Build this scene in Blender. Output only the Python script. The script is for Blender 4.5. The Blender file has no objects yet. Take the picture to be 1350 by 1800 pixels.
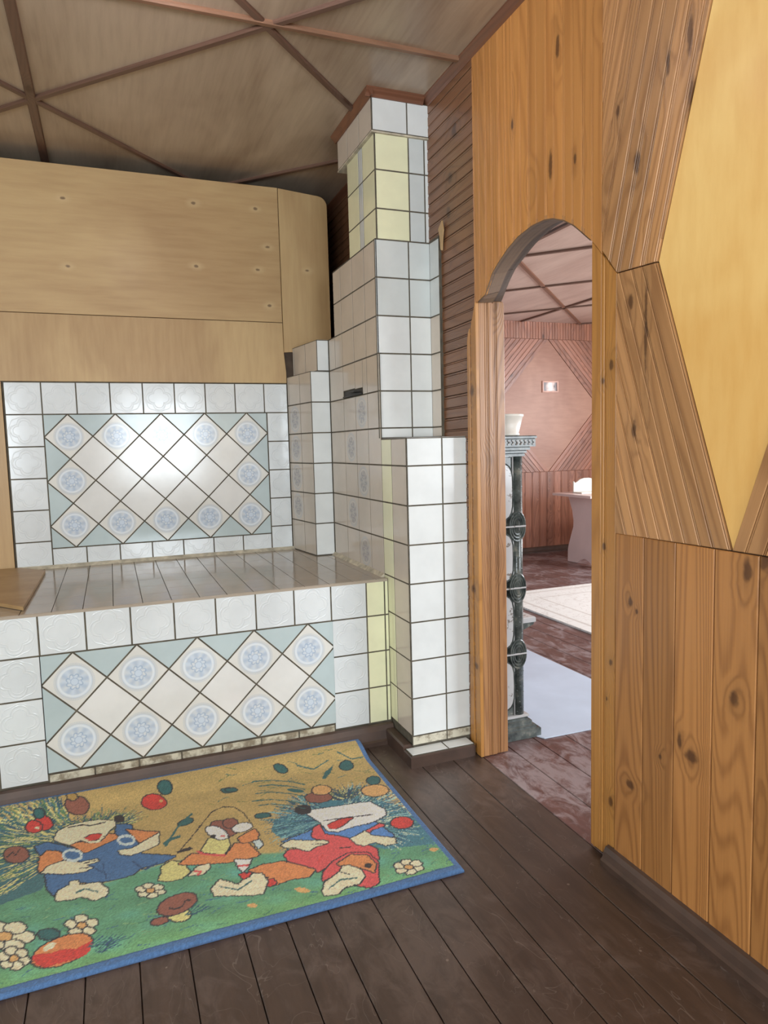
import bpy, bmesh, math, random
import numpy as np
from mathutils import Vector, Matrix

# ------------------------------------------------------------------ camera
sc = bpy.context.scene
COL = sc.collection
cd = bpy.data.cameras.new('camera'); cam = bpy.data.objects.new('camera', cd); COL.objects.link(cam)
cd.sensor_fit = 'VERTICAL'; cd.sensor_height = 24.0; cd.lens = 1226.29/1800*24.0
cd.clip_start = 0.02; cd.clip_end = 60
RT = [[0.930663, -0.364941, -0.026161], [-0.059057, -0.07927, -0.995102], [0.36108, 0.92765, -0.095326]]
m = Matrix(((RT[0][0], -RT[1][0], -RT[2][0]), (RT[0][1], -RT[1][1], -RT[2][1]), (RT[0][2], -RT[1][2], -RT[2][2])))
cam.matrix_world = Matrix.Translation((0, 0, 1.2236)) @ m.to_4x4()
sc.camera = cam
# ------------------------------------------------------------------ light
sc.view_settings.view_transform = 'Standard'; sc.view_settings.look = 'None'
sc.view_settings.exposure = 0.0; sc.view_settings.gamma = 1.0
w = bpy.data.worlds.new('sky'); sc.world = w; w.use_nodes = True
w.node_tree.nodes['Background'].inputs[0].default_value = (0.75, 0.86, 1, 1)
w.node_tree.nodes['Background'].inputs[1].default_value = 1.0
def area(name, loc, rot, sx, sy, power, color=(1, 1, 1)):
    l = bpy.data.lights.new(name, 'AREA'); l.shape = 'RECTANGLE'; l.size = sx; l.size_y = sy
    l.energy = power; l.color = color
    o = bpy.data.objects.new(name, l); COL.objects.link(o); o.location = loc; o.rotation_euler = rot
    return o
H = math.pi/2
# daylight through the windows: front wall (behind the camera), left wall, far room; plus an added fill
area('daylight_front_window', (0.62, -1.90, 1.36), (H, 0, 0), 1.0, 1.0, 50, (0.84, 0.93, 1.0))
area('fill_front_left', (-1.55, -1.90, 1.40), (H, 0, 0), 1.1, 1.1, 52, (0.84, 0.93, 1.0))  # added fill at an unseen second window, keeps front faces lit
area('daylight_left_window', (-2.52, -0.4, 1.45), (0, -H, 0), 1.2, 1.3, 38, (0.92, 0.96, 1.0))
area('daylight_far_room_side', (6.1, 3.3, 1.6), (0, H, 0), 1.3, 2.2, 140, (0.88, 0.94, 1.0))
area('daylight_far_room_front', (3.6, -0.35, 1.5), (H, 0, 0), 2.0, 1.3, 70, (0.90, 0.95, 1.0))

sc.view_settings.exposure = 0.30
# ------------------------------------------------------------------ materials
def lin(c):
    f = lambda x: x/12.92 if x <= .04045 else ((x+.055)/1.055)**2.4
    return tuple(f(v/255) for v in c[:3]) + (1,)
class NT:
    def __init__(s, name):
        s.m = bpy.data.materials.new(name); s.m.use_nodes = True
        s.t = s.m.node_tree; s.b = s.t.nodes['Principled BSDF']
    def n(s, typ, ins=None, **kw):
        nd = s.t.nodes.new(typ)
        for k, v in kw.items(): setattr(nd, k, v)
        if ins:
            for k, v in ins.items(): s.put(nd.inputs[k], v)
        return nd
    def put(s, sock, v):
        if isinstance(v, bpy.types.NodeSocket): s.t.links.new(v, sock)
        elif isinstance(v, bpy.types.Node): s.t.links.new(v.outputs[0], sock)
        else: sock.default_value = v
    def math(s, op, a, b=0.0, c=None, clamp=False):
        nd = s.t.nodes.new('ShaderNodeMath'); nd.operation = op; nd.use_clamp = clamp
        s.put(nd.inputs[0], a); s.put(nd.inputs[1], b)
        if c is not None: s.put(nd.inputs[2], c)
        return nd.outputs[0]
    def ramp(s, f, stops):
        nd = s.t.nodes.new('ShaderNodeValToRGB'); e = nd.color_ramp.elements
        while len(e) < len(stops): e.new(0.5)
        for el, (p, c) in zip(e, stops): el.position = p; el.color = c
        s.put(nd.inputs[0], f); return nd.outputs[0]
    def mix(s, f, a, b, blend='MIX'):
        nd = s.t.nodes.new('ShaderNodeMix'); nd.data_type = 'RGBA'; nd.blend_type = blend
        s.put(nd.inputs[0], f); s.put(nd.inputs[6], a); s.put(nd.inputs[7], b); return nd.outputs[2]
    def smooth(s, x, a, b):
        nd = s.t.nodes.new('ShaderNodeMapRange'); nd.interpolation_type = 'SMOOTHSTEP'
        s.put(nd.inputs[0], x); nd.inputs[1].default_value = a; nd.inputs[2].default_value = b
        nd.inputs[3].default_value = 0; nd.inputs[4].default_value = 1
        return nd.outputs[0]
    def uvw(s):
        uv = s.n('ShaderNodeUVMap', uv_map='UVMap'); x = s.n('ShaderNodeSeparateXYZ', {0: uv})
        b = s.n('ShaderNodeAttribute', attribute_name='bid')
        return x.outputs[0], x.outputs[1], b.outputs['Fac']
    def vec(s, x, y, z=0.0):
        return s.n('ShaderNodeCombineXYZ', {0: x, 1: y, 2: z}).outputs[0]
    def noise(s, v, scale=1.0, detail=3, rough=.5, dist=0):
        return s.n('ShaderNodeTexNoise', {'Vector': v, 'Scale': scale, 'Detail': detail, 'Roughness': rough, 'Distortion': dist}).outputs[0]
    def bump(s, h, strength, dist=.001):
        nd = s.n('ShaderNodeBump', {'Height': h, 'Strength': strength, 'Distance': dist})
        s.t.links.new(nd.outputs[0], s.b.inputs['Normal'])

def knotfield(t, ks, plane='YZ'):
    """real knots where the boards have them: (a, z, half width, half height)"""
    tc = t.n('ShaderNodeTexCoord'); o = tc.outputs['Object']; sp = t.n('ShaderNodeSeparateXYZ', {0: o})
    wob = t.math('MULTIPLY', t.math('SUBTRACT', t.noise(o, 55.0, 3), .5), 1.1)
    core, halo = None, None
    for a, z, ra, rz in ks:
        x = t.math('DIVIDE', t.math('SUBTRACT', sp.outputs[1 if plane == 'YZ' else 0], a), ra)
        y = t.math('DIVIDE', t.math('SUBTRACT', sp.outputs[2], z), rz)
        d = t.math('SQRT', t.math('ADD', t.math('MULTIPLY', x, x), t.math('MULTIPLY', y, y)))
        core = d if core is None else t.math('MINIMUM', core, d)
    dd = t.math('ADD', core, wob)
    wob2 = t.math('MULTIPLY', t.math('SUBTRACT', t.noise(o, 14.0, 3), .5), 3.0)
    return t.math('SUBTRACT', 1.0, t.smooth(dd, .5, 1.25)), t.math('SUBTRACT', 1.0, t.smooth(t.math('ADD', core, wob2), .4, 4.2))

def plain(name, c, rough=.5, metal=0, noise=.06, scale=20, coat=0):
    t = NT(name); tc = t.n('ShaderNodeTexCoord')
    n = t.noise(tc.outputs['Object'], scale, 4)
    c1 = lin(tuple(min(255, v*(1+noise)) for v in c)); c0 = lin(tuple(v*(1-noise) for v in c))
    t.put(t.b.inputs['Base Color'], t.ramp(n, [(.3, c0), (.7, c1)]))
    t.b.inputs['Roughness'].default_value = rough; t.b.inputs['Metallic'].default_value = metal
    t.b.inputs['Coat Weight'].default_value = coat
    return t.m

def wood(name, base, dark, grain=.55, rough=.38, vary=.18, knots=.75, kdens=.62, coat=.15, cath=1.0, ks=None):
    t = NT(name); u, v, b = t.uvw()
    bb = t.math('MULTIPLY', b, 37.0)
    # knots : cells stretched along the board, only some of them hold a knot
    kv = t.vec(t.math('MULTIPLY', u, 3.4), t.math('MULTIPLY', v, 7.5), bb)
    vo = t.n('ShaderNodeTexVoronoi', {'Vector': kv, 'Scale': 1.0, 'Randomness': 1.0}, voronoi_dimensions='3D', feature='F1')
    has = t.math('GREATER_THAN', t.n('ShaderNodeSeparateColor', {0: vo.outputs['Color']}).outputs[0], kdens)
    kd = t.math('MULTIPLY', t.math('SUBTRACT', 1.0, t.smooth(vo.outputs['Distance'], .05, .14)), has)
    halo = t.math('MULTIPLY', t.math('SUBTRACT', 1.0, t.smooth(vo.outputs['Distance'], .05, .45)), has)
    # growth rings : contour lines of a stretched field, pushed aside by the knots
    f1 = t.noise(t.vec(t.math('MULTIPLY', u, .42), t.math('MULTIPLY', v, 6.0), bb), 1.0, 1, .4, .15)
    f1 = t.math('ADD', f1, t.math('MULTIPLY', halo, .10))
    if ks:
        kd2, halo2 = knotfield(t, ks)
        kd = t.math('MAXIMUM', t.math('MULTIPLY', kd, .35), kd2); halo = t.math('MAXIMUM', t.math('MULTIPLY', halo, .4), t.math('MULTIPLY', halo2, .75))
        f1 = t.math('ADD', f1, t.math('MULTIPLY', halo2, .04))
    ring = t.math('SINE', t.math('MULTIPLY', f1, 210.0*cath))
    ring = t.math('MULTIPLY_ADD', ring, .5, .5)
    ring = t.math('POWER', ring, 2.2)
    fine = t.noise(t.vec(t.math('MULTIPLY', u, 2.5), t.math('MULTIPLY', v, 160.0), bb), 1.0, 3, .6)
    patch = t.noise(t.vec(t.math('MULTIPLY', u, 1.6), t.math('MULTIPLY', v, 14.0), t.math('ADD', bb, 9.0)), 1.0, 2)
    g = t.math('ADD', t.math('MULTIPLY', ring, .55), t.math('MULTIPLY', fine, .75))
    g = t.math('ADD', g, t.math('MULTIPLY', patch, .5))
    g = t.math('MULTIPLY', t.math('SUBTRACT', g, .55), grain, clamp=True)
    c = t.mix(g, lin(base), lin(dark))
    rnd = t.n('ShaderNodeTexWhiteNoise', {'W': bb}, noise_dimensions='1D').outputs[0]
    br = t.math('MULTIPLY_ADD', rnd, 2*vary, 1-vary)
    hsv = t.n('ShaderNodeHueSaturation', {'Hue': .5, 'Saturation': 1.0, 'Value': br, 'Fac': 1.0, 'Color': c})
    kc = lin((62, 34, 20))
    c = t.mix(t.math('MULTIPLY', halo, .30), hsv.outputs[0], lin(tuple(x*.62 for x in base)))
    c = t.mix(t.math('MULTIPLY', kd, knots), c, kc)
    t.put(t.b.inputs['Base Color'], c)
    t.b.inputs['Roughness'].default_value = rough
    t.b.inputs['Coat Weight'].default_value = coat; t.b.inputs['Coat Roughness'].default_value = .25
    t.bump(t.math('ADD', ring, fine), .25, .0012)
    return t.m

def ply(name, base, dark, rough=.5, su=1.0, sv=3.0, knots=0.0, ks=None, coat=.08, amt=1.0):
    t = NT(name); u, v, b = t.uvw(); bb = t.math('MULTIPLY', b, 37.0)
    n1 = t.noise(t.vec(t.math('MULTIPLY', u, 1.6*su), t.math('MULTIPLY', v, 1.6*sv), bb), 1.0, 3, .55, .6)
    n2 = t.noise(t.vec(t.math('MULTIPLY', u, 6*su), t.math('MULTIPLY', v, 30*sv), bb), 1.0, 4, .6)
    g = t.math('ADD', t.math('MULTIPLY', t.smooth(n1, .3, .7), .75), t.math('MULTIPLY', t.smooth(n2, .3, .8), .35))
    c = t.mix(t.math('MULTIPLY', g, amt), lin(base), lin(dark))
    if knots:
        vo = t.n('ShaderNodeTexVoronoi', {'Vector': t.vec(t.math('MULTIPLY', u, 2.6), t.math('MULTIPLY', v, 3.9), bb), 'Scale': 1.0, 'Randomness': .9}, voronoi_dimensions='2D')
        has = t.math('GREATER_THAN', t.n('ShaderNodeSeparateColor', {0: vo.outputs['Color']}).outputs[1], .45)
        k = t.math('MULTIPLY', t.math('SUBTRACT', 1.0, t.smooth(vo.outputs['Distance'], .015, .05)), has)
        c = t.mix(t.math('MULTIPLY', k, knots), c, lin((84, 58, 36)))
    if ks:
        kd, halo = knotfield(t, [(a, z, .012, .007) for a, z in ks], 'XZ')
        c = t.mix(t.math('MULTIPLY', halo, .25), c, lin((224, 200, 156))); c = t.mix(t.math('MULTIPLY', kd, .8), c, lin((96, 70, 44)))
    t.put(t.b.inputs['Base Color'], c)
    t.b.inputs['Roughness'].default_value = rough
    t.b.inputs['Coat Weight'].default_value = coat; t.b.inputs['Coat Roughness'].default_value = .22
    t.bump(n2, .1, .001)
    return t.m

def glaze(name, c, rough=.14, kind=None, dirt=0.0, pal=((200, 212, 224), (154, 174, 198), (222, 228, 232))):
    """glazed tile; UV runs 0..1 across every full tile"""
    t = NT(name); u, v, b = t.uvw()
    tc = t.n('ShaderNodeTexCoord')
    n = t.noise(tc.outputs['Object'], 5.0, 4, .6)
    col = t.mix(t.smooth(n, .3, .7), lin(c), lin(tuple(x*.955 for x in c)))
    bb = t.math('MULTIPLY', b, 53.0)
    rnd = t.n('ShaderNodeTexWhiteNoise', {'W': bb}, noise_dimensions='1D').outputs[0]
    col = t.n('ShaderNodeHueSaturation', {'Hue': .5, 'Saturation': 1.0, 'Value': t.math('MULTIPLY_ADD', rnd, .05, .975), 'Fac': 1.0, 'Color': col}).outputs[0]
    x = t.math('SUBTRACT', u, .5); y = t.math('SUBTRACT', v, .5)
    r = t.math('SQRT', t.math('ADD', t.math('MULTIPLY', x, x), t.math('MULTIPLY', y, y)))
    th = t.math('ARCTAN2', y, x)
    hgt = t.math('MULTIPLY', t.noise(tc.outputs['Object'], 14.0, 2), .25)
    def band(val, centre, half, soft):
        d = t.math('ABSOLUTE', t.math('SUBTRACT', val, centre))
        return t.math('SUBTRACT', 1.0, t.smooth(d, half, half+soft))
    if kind == 'emboss':
        R1 = t.math('MULTIPLY_ADD', t.math('ABSOLUTE', t.math('COSINE', t.math('MULTIPLY', th, 2.0))), .13, .27)
        l1 = band(r, R1, .008, .016)
        R2 = t.math('MULTIPLY_ADD', t.math('ABSOLUTE', t.math('COSINE', t.math('MULTIPLY', th, 2.0))), .11, .21)
        l2 = band(r, R2, .004, .012)
        R3 = t.math('MULTIPLY_ADD', t.math('COSINE', t.math('MULTIPLY', th, 8.0)), .015, .44)
        l3 = band(r, R3, .004, .012)
        hgt = t.math('ADD', hgt, t.math('ADD', l1, t.math('ADD', l2, t.math('MULTIPLY', l3, .6))))
        col = t.mix(t.math('MULTIPLY', l1, .08), col, lin((150, 160, 165)))
        t.bump(hgt, .45, .0014)
    else:
        t.bump(hgt, .35, .002)
    if kind == 'decor':
        rr = r; r = t.math('MULTIPLY', r, .76)
        pale = lin(pal[0]); blue = lin(pal[1])
        disc = t.math('SUBTRACT', 1.0, t.smooth(r, .285, .30))
        wash = t.smooth(t.noise(tc.outputs['Object'], 60.0, 3), .35, .65)
        col = t.mix(t.math('MULTIPLY', disc, t.math('MULTIPLY_ADD', wash, .45, .45)), col, pale)
        ringw = band(r, .262, .010, .012)
        col = t.mix(t.math('MULTIPLY', ringw, .8), col, lin(pal[2]))
        # petals in the middle ring, flower, core, outer dashes
        pet = t.math('MULTIPLY', band(r, .185, .035, .03), t.math('MULTIPLY_ADD', t.math('SINE', t.math('MULTIPLY', th, 8.0)), .22, .30))
        col = t.mix(pet, col, blue)
        rose = t.math('MULTIPLY_ADD', t.math('ABSOLUTE', t.math('SINE', t.math('MULTIPLY', th, 4.0))), .035, .105)
        col = t.mix(t.math('MULTIPLY', band(r, rose, .006, .012), .75), col, blue)
        col = t.mix(t.math('MULTIPLY', band(r, .062, .005, .010), .7), col, blue)
        spoke = t.math('MULTIPLY', t.math('GREATER_THAN', t.math('SINE', t.math('MULTIPLY', th, 8.0)), .75), band(r, .10, .03, .01))
        col = t.mix(t.math('MULTIPLY', spoke, .6), col, blue)
        core = t.math('SUBTRACT', 1.0, t.smooth(r, .05, .065))
        col = t.mix(core, col, lin(pal[0]))
        dash = t.math('MULTIPLY', band(r, .325, .014, .006), t.math('GREATER_THAN', t.math('SINE', t.math('MULTIPLY', th, 84.0)), .0))
        col = t.mix(t.math('MULTIPLY', dash, .55), col, lin((170, 185, 200)))
        col = t.mix(t.math('MULTIPLY', band(r, .30, .003, .005), .6), col, lin((165, 182, 200)))
    if dirt:
        dn = t.smooth(t.noise(tc.outputs['Object'], 22.0, 5, .65), .62-dirt*.25, .62)
        col = t.mix(t.math('MULTIPLY', dn, .7), col, lin((92, 74, 48)))
    t.put(t.b.inputs['Base Color'], col)
    t.b.inputs['Roughness'].default_value = rough
    t.b.inputs['IOR'].default_value = 1.5
    return t.m

M = {}
M['white'] = glaze('white_glaze', (222, 226, 224))
M['emboss'] = glaze('embossed_white_glaze', (219, 224, 225), kind='emboss')
M['decor'] = glaze('blue_medallion_glaze', (222, 221, 214), kind='decor')
M['decor_side'] = glaze('grey_medallion_glaze', (206, 195, 180), kind='decor', pal=((186, 182, 176), (140, 142, 150), (204, 198, 190)))  # grey medallions over the same shade-toned white as the side faces
M['plain'] = glaze('ivory_glaze', (224, 224, 220))
M['pale_blue'] = glaze('pale_blue_glaze', (186, 201, 202))
M['yellow'] = glaze('yellow_glaze', (233, 233, 196))
M['blue_old'] = glaze('worn_blue_glaze', (206, 212, 210))
M['white_shade'] = glaze('shaded_white_glaze', (206, 195, 180))  # white tile with the warm shade of side faces put into its colour
M['dirty'] = glaze('stained_glaze', (205, 200, 180), dirt=.8, rough=.4)
M['benchtop'] = glaze('grey_beige_glaze', (172, 160, 144), rough=.13)
M['grout'] = plain('dark_grout', (86, 80, 68), .9, noise=.15, scale=30)
M['grout_pale'] = plain('pale_mortar', (188, 180, 160), .9, noise=.15, scale=30)
M['pine'] = wood('varnished_pine', (196, 138, 76), (146, 90, 42), grain=.6, cath=.7, kdens=.8, ks=[(1.838, 2.045, .010, .045), (1.802, 2.365, .010, .035), (1.72, 2.02, .006, .02), (2.05, 2.25, .007, .02)])
M['pine_low'] = wood('amber_pine', (178, 124, 70), (118, 72, 36), grain=.75, kdens=.8, ks=[(1.48, .788, .009, .014), (1.455, .765, .005, .008), (1.475, .275, .018, .014), (1.30, .47, .008, .022), (1.262, .445, .022, .016), (1.14, .63, .012, .02), (1.07, .956, .014, .02), (1.02, .38, .02, .035), (1.112, .93, .012, .03), (1.365, .402, .007, .010), (.8, .6, .015, .02)])
M['pine_diag'] = wood('brown_pine', (188, 140, 92), (122, 78, 44), grain=.7, vary=.17, cath=.8, kdens=.85, ks=[(1.467, 1.916, .013, .03), (1.291, 1.99, .011, .05), (1.298, 2.13, .010, .05), (1.54, 2.071, .008, .02), (1.485, 1.578, .010, .02), (1.47, 1.247, .009, .025), (1.365, 2.10, .008, .03), (1.43, 1.50, .006, .12)])
M['pine_side'] = wood('dark_brown_pine', (128, 88, 60), (92, 60, 40), grain=.7, vary=.12, ks=[(2.46, 2.40, .02, .03), (2.50, 2.24, .02, .02), (2.52, 2.12, .02, .022)])
M['pine_trim'] = wood('golden_trim_pine', (186, 132, 68), (132, 82, 38), vary=.08, kdens=.9, ks=[(1.565, 1.426, .009, .016), (1.60, 1.385, .006, .010), (1.56, .597, .008, .010), (1.578, .485, .005, .008), (1.558, .187, .010, .016), (1.593, .924, .006, .012), (2.345, 1.42, .02, .025), (2.35, .66, .02, .02), (2.34, .36, .018, .015)])
M['pine_jamb'] = wood('pale_jamb_pine', (176, 128, 82), (112, 70, 42), vary=.10, kdens=.5, grain=.8)
M['pine_pink'] = wood('rosy_pine', (168, 112, 86), (104, 62, 46), grain=.8, vary=.18)
M['weathered'] = wood('weathered_wood', (112, 88, 66), (58, 44, 35), grain=.9, rough=.8, coat=0, vary=.12)
M['weathered_dark'] = wood('dark_weathered_wood', (84, 66, 52), (46, 36, 30), grain=.9, rough=.8, coat=0, vary=.1)
M['ply_back'] = ply('yellow_plywood', (196, 166, 118), (166, 132, 88), ks=[(-.133, 2.403), (.458, 2.438), (.765, 2.44), (-.131, 2.096), (.457, 2.135), (.764, 2.138), (.819, 2.255), (.818, 1.96), (1.026, 2.149), (-.9, 2.3)], amt=.9, su=.8, sv=1.4)
M['ply_gold'] = ply('golden_plywood', (246, 208, 132), (226, 176, 98), su=1.2, sv=.8, amt=.9)
M['ply_pink'] = ply('rosy_plywood', (184, 138, 114), (158, 110, 88), su=1, sv=1)
M['ply_ceil'] = ply('weathered_ceiling_plywood', (200, 182, 160), (158, 138, 118), su=.7, sv=1.6, rough=.33, coat=.3)
M['ply_ceil2'] = ply('pale_ceiling_plywood', (222, 196, 180), (186, 156, 142), su=.7, sv=1.6, rough=.33)
M['ply_board'] = ply('raw_plywood', (190, 160, 116), (166, 134, 92), su=3, sv=.6)
M['batten'] = wood('dark_batten_wood', (112, 84, 70), (84, 62, 52), rough=.45, kdens=.9, vary=.12)
M['batten2'] = wood('tan_batten_wood', (140, 104, 80), (104, 74, 56), rough=.45, kdens=.9, vary=.12)
M['mould'] = wood('red_brown_moulding', (120, 78, 56), (84, 54, 40), rough=.4, kdens=.9, vary=.12)
M['skirt'] = plain('brown_gloss_paint', (74, 57, 48), .42, noise=.12, scale=12, coat=.1)
M['darkvoid'] = plain('dark_core_brown', (70, 58, 48), .95, noise=.2)  # dark brown for hidden cores, rear wall and underfloor
M['iron'] = plain('sooty_iron', (52, 48, 44), .5, metal=.6)
M['plaster'] = plain('pale_wallpaper', (206, 200, 188), .85, noise=.04, scale=6)
M['tabletop'] = plain('rosy_laminate', (236, 212, 206), .35, noise=.02, scale=4)
M['white_pl'] = plain('white_paint', (232, 228, 216), .4, noise=.03)
M['mat'] = plain('pale_blue_linoleum', (206, 222, 240), .35, noise=.03, scale=4)
M['frame'] = plain('pink_picture_frame', (222, 178, 160), .5)
M['glass'] = plain('window_frame_white', (230, 230, 226), .4, noise=.02)

def floor_mat(name, base, worn, amount, rough, seed):
    t = NT(name); tc = t.n('ShaderNodeTexCoord'); o = tc.outputs['Object']
    sx = t.n('ShaderNodeSeparateXYZ', {0: o}); b = t.n('ShaderNodeAttribute', attribute_name='bid').outputs['Fac']
    n1 = t.noise(o, 2.2, 5, .6); n2 = t.noise(t.vec(t.math('MULTIPLY', sx.outputs[0], 40.0), t.math('MULTIPLY', sx.outputs[1], 5.0), b), 1.0, 4, .6)
    n3 = t.noise(t.vec(t.math('MULTIPLY', sx.outputs[0], 16.0), t.math('MULTIPLY', sx.outputs[1], 9.0), seed), 1.0, 6, .7, 1.0)
    f = t.math('MULTIPLY', t.smooth(t.math('ADD', t.math('MULTIPLY', n1, .5), t.math('MULTIPLY', n3, .5)), .46, .60), amount)
    c = t.mix(t.smooth(n2, .3, .7), lin(base), lin(tuple(x*.86 for x in base)))
    c = t.mix(f, c, lin(worn))
    # small chips and scuffs showing pale wood
    vo = t.n('ShaderNodeTexVoronoi', {'Vector': o, 'Scale': 16.0}, feature='F1')
    chip = t.math('MULTIPLY', t.math('LESS_THAN', vo.outputs['Distance'], t.math('MULTIPLY', n3, .13)), t.math('GREATER_THAN', t.n('ShaderNodeSeparateColor', {0: vo.outputs['Color']}).outputs[0], .72))
    c = t.mix(t.math('MULTIPLY', chip, .5), c, lin((150, 135, 122)))
    sv = t.noise(t.vec(t.math('MULTIPLY', sx.outputs[0], 7.0), t.math('MULTIPLY', sx.outputs[1], 3.0), seed+4), 1.0, 3, .5, 1.5)
    scr = t.math('LESS_THAN', t.math('ABSOLUTE', t.math('SUBTRACT', sv, .5)), .0022)
    c = t.mix(t.math('MULTIPLY', scr, .22*amount+.1), c, lin((150, 138, 130)))
    t.put(t.b.inputs['Base Color'], c)
    t.put(t.b.inputs['Roughness'], t.math('MULTIPLY_ADD', n3, .25, rough-.10))
    t.bump(t.math('ADD', n2, t.math('MULTIPLY', n3, .6)), .18, .002)
    return t.m
M['floor'] = floor_mat('brown_painted_planks', (80, 64, 55), (104, 88, 80), .55, .34, 3.0)
M['floor_far'] = floor_mat('worn_red_brown_planks', (108, 76, 70), (156, 142, 142), .9, .32, 7.0)

def stove_mat():
    t = NT('dark_green_relief_glaze'); tc = t.n('ShaderNodeTexCoord')
    n = t.noise(tc.outputs['Object'], 26.0, 4, .5)
    t.put(t.b.inputs['Base Color'], t.ramp(n, [(.30, lin((50, 58, 58))), (.6, lin((98, 106, 102))), (.78, lin((150, 150, 138)))]))
    t.b.inputs['Roughness'].default_value = .18
    t.bump(n, .5, .002); return t.m
M['relief'] = stove_mat()
M['panel'] = glaze('grey_white_majolica', (208, 210, 210), dirt=.1)

# ------------------------------------------------------------------ mesh building
class MB:
    """collects prisms, then links them as ONE mesh object with UVs and a board id"""
    def __init__(s): s.v = []; s.f = []; s.uv = []; s.mi = []; s.bid = []; s.mats = []; s.k = 0
    def mat(s, m):
        if m not in s.mats: s.mats.append(m)
        return s.mats.index(m)
    def face(s, pts, uvs, m, bid):
        i = len(s.v); s.v += [tuple(p) for p in pts]; s.f.append(list(range(i, i+len(pts)))); s.uv += list(uvs); s.mi.append(m); s.bid.append(bid)
    def prism(s, poly, fr, h0, h1, bev, mat, uvf=None, bid=None, back=False):
        """poly in frame coordinates, extruded from h0 to h1 along the frame normal with a bevelled rim"""
        O, U, V, N = fr
        a = sum(poly[i][0]*poly[(i+1) % len(poly)][1]-poly[(i+1) % len(poly)][0]*poly[i][1] for i in range(len(poly)))
        if abs(a) < 1e-7: return
        if a < 0: poly = poly[::-1]
        if bid is None: s.k += 1; bid = (s.k*0.6180339) % 1.0
        m = s.mat(mat); uvf = uvf or (lambda p: p)
        P = lambda p, h: O+U*p[0]+V*p[1]+N*h
        flip = U.cross(V).dot(N) < 0
        n = len(poly); ins = []
        if bev > 0:
            for i in range(n):
                p0, p1, p2 = Vector(poly[i-1]), Vector(poly[i]), Vector(poly[(i+1) % n])
                d1 = (p1-p0).normalized() if (p1-p0).length > 1e-9 else Vector((1, 0)); d2 = (p2-p1).normalized() if (p2-p1).length > 1e-9 else d1
                n1 = Vector((-d1.y, d1.x)); n2 = Vector((-d2.y, d2.x)); q = n1+n2
                q = q/max(q.dot(q)/2, .35) if q.length > 1e-6 else n1
                ins.append(tuple(p1+q*bev))
        else: ins = poly
        def add(pp, uu):
            if flip: pp = pp[::-1]; uu = uu[::-1]
            s.face(pp, uu, m, bid)
        add([P(p, h1) for p in ins], [uvf(p) for p in ins])
        for i in range(n):
            j = (i+1) % n
            if bev > 0:
                add([P(poly[i], h1-bev), P(poly[j], h1-bev), P(ins[j], h1), P(ins[i], h1)], [uvf(poly[i]), uvf(poly[j]), uvf(ins[j]), uvf(ins[i])])
            add([P(poly[i], h0), P(poly[j], h0), P(poly[j], h1-bev), P(poly[i], h1-bev)], [uvf(poly[i]), uvf(poly[j]), uvf(poly[j]), uvf(poly[i])])
        if back: add([P(p, h0) for p in poly[::-1]], [uvf(p) for p in poly[::-1]])
    def box(s, x0, x1, y0, y1, z0, z1, mat, bev=.001, axis='Z', bid=None):
        fr = (Vector((0, 0, 0)), Vector((1, 0, 0)), Vector((0, 1, 0)), Vector((0, 0, 1)))
        L = max((x1-x0, 'x'), (y1-y0, 'y'), (z1-z0, 'z'))[1]
        if L == 'z':   # extrude along x so the uv can run up the length
            fr = (Vector((0, 0, 0)), Vector((0, 1, 0)), Vector((0, 0, 1)), Vector((1, 0, 0)))
            s.prism([(y0, z0), (y1, z0), (y1, z1), (y0, z1)], fr, x0, x1, bev, mat, lambda p: (p[1], p[0]), bid, True)
        else:
            uvf = (lambda p: p) if L == 'x' else (lambda p: (p[1], p[0]))
            s.prism([(x0, y0), (x1, y0), (x1, y1), (x0, y1)], fr, z0, z1, bev, mat, uvf, bid, True)
    def sweep(s, prof, a, b, U, V, mat, bid=None):
        """profile (u,v) closed loop swept from point a to b"""
        a = Vector(a); b = Vector(b); L = (b-a).length; m = s.mat(mat)
        if bid is None: s.k += 1; bid = (s.k*.618) % 1.0
        n = len(prof); flip = (U.cross(V)).dot(b-a) < 0
        acc = 0
        for i in range(n):
            p, q = prof[i], prof[(i+1) % n]; w_ = math.dist(p, q)
            pts = [a+U*p[0]+V*p[1], a+U*q[0]+V*q[1], b+U*q[0]+V*q[1], b+U*p[0]+V*p[1]]
            uv = [(0, acc), (0, acc+w_), (L, acc+w_), (L, acc)]; acc += w_
            if flip: pts = pts[::-1]; uv = uv[::-1]
            s.face(pts, uv, m, bid)
        for o, rev in ((a, True), (b, False)):
            pts = [o+U*p[0]+V*p[1] for p in prof]
            if rev != flip: pts = pts[::-1]
            s.face(pts, [(0, 0)]*n, m, bid)
    def lathe(s, cx, cy, prof, mat, seg=24, bid=.5):
        m = s.mat(mat)
        for (r0, z0), (r1, z1) in zip(prof, prof[1:]):
            for k in range(seg):
                a0 = 2*math.pi*k/seg; a1 = 2*math.pi*(k+1)/seg
                pts = [(cx+r0*math.cos(a0), cy+r0*math.sin(a0), z0), (cx+r0*math.cos(a1), cy+r0*math.sin(a1), z0), (cx+r1*math.cos(a1), cy+r1*math.sin(a1), z1), (cx+r1*math.cos(a0), cy+r1*math.sin(a0), z1)]
                s.face(pts, [(0, 0)]*4, m, bid)
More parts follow.
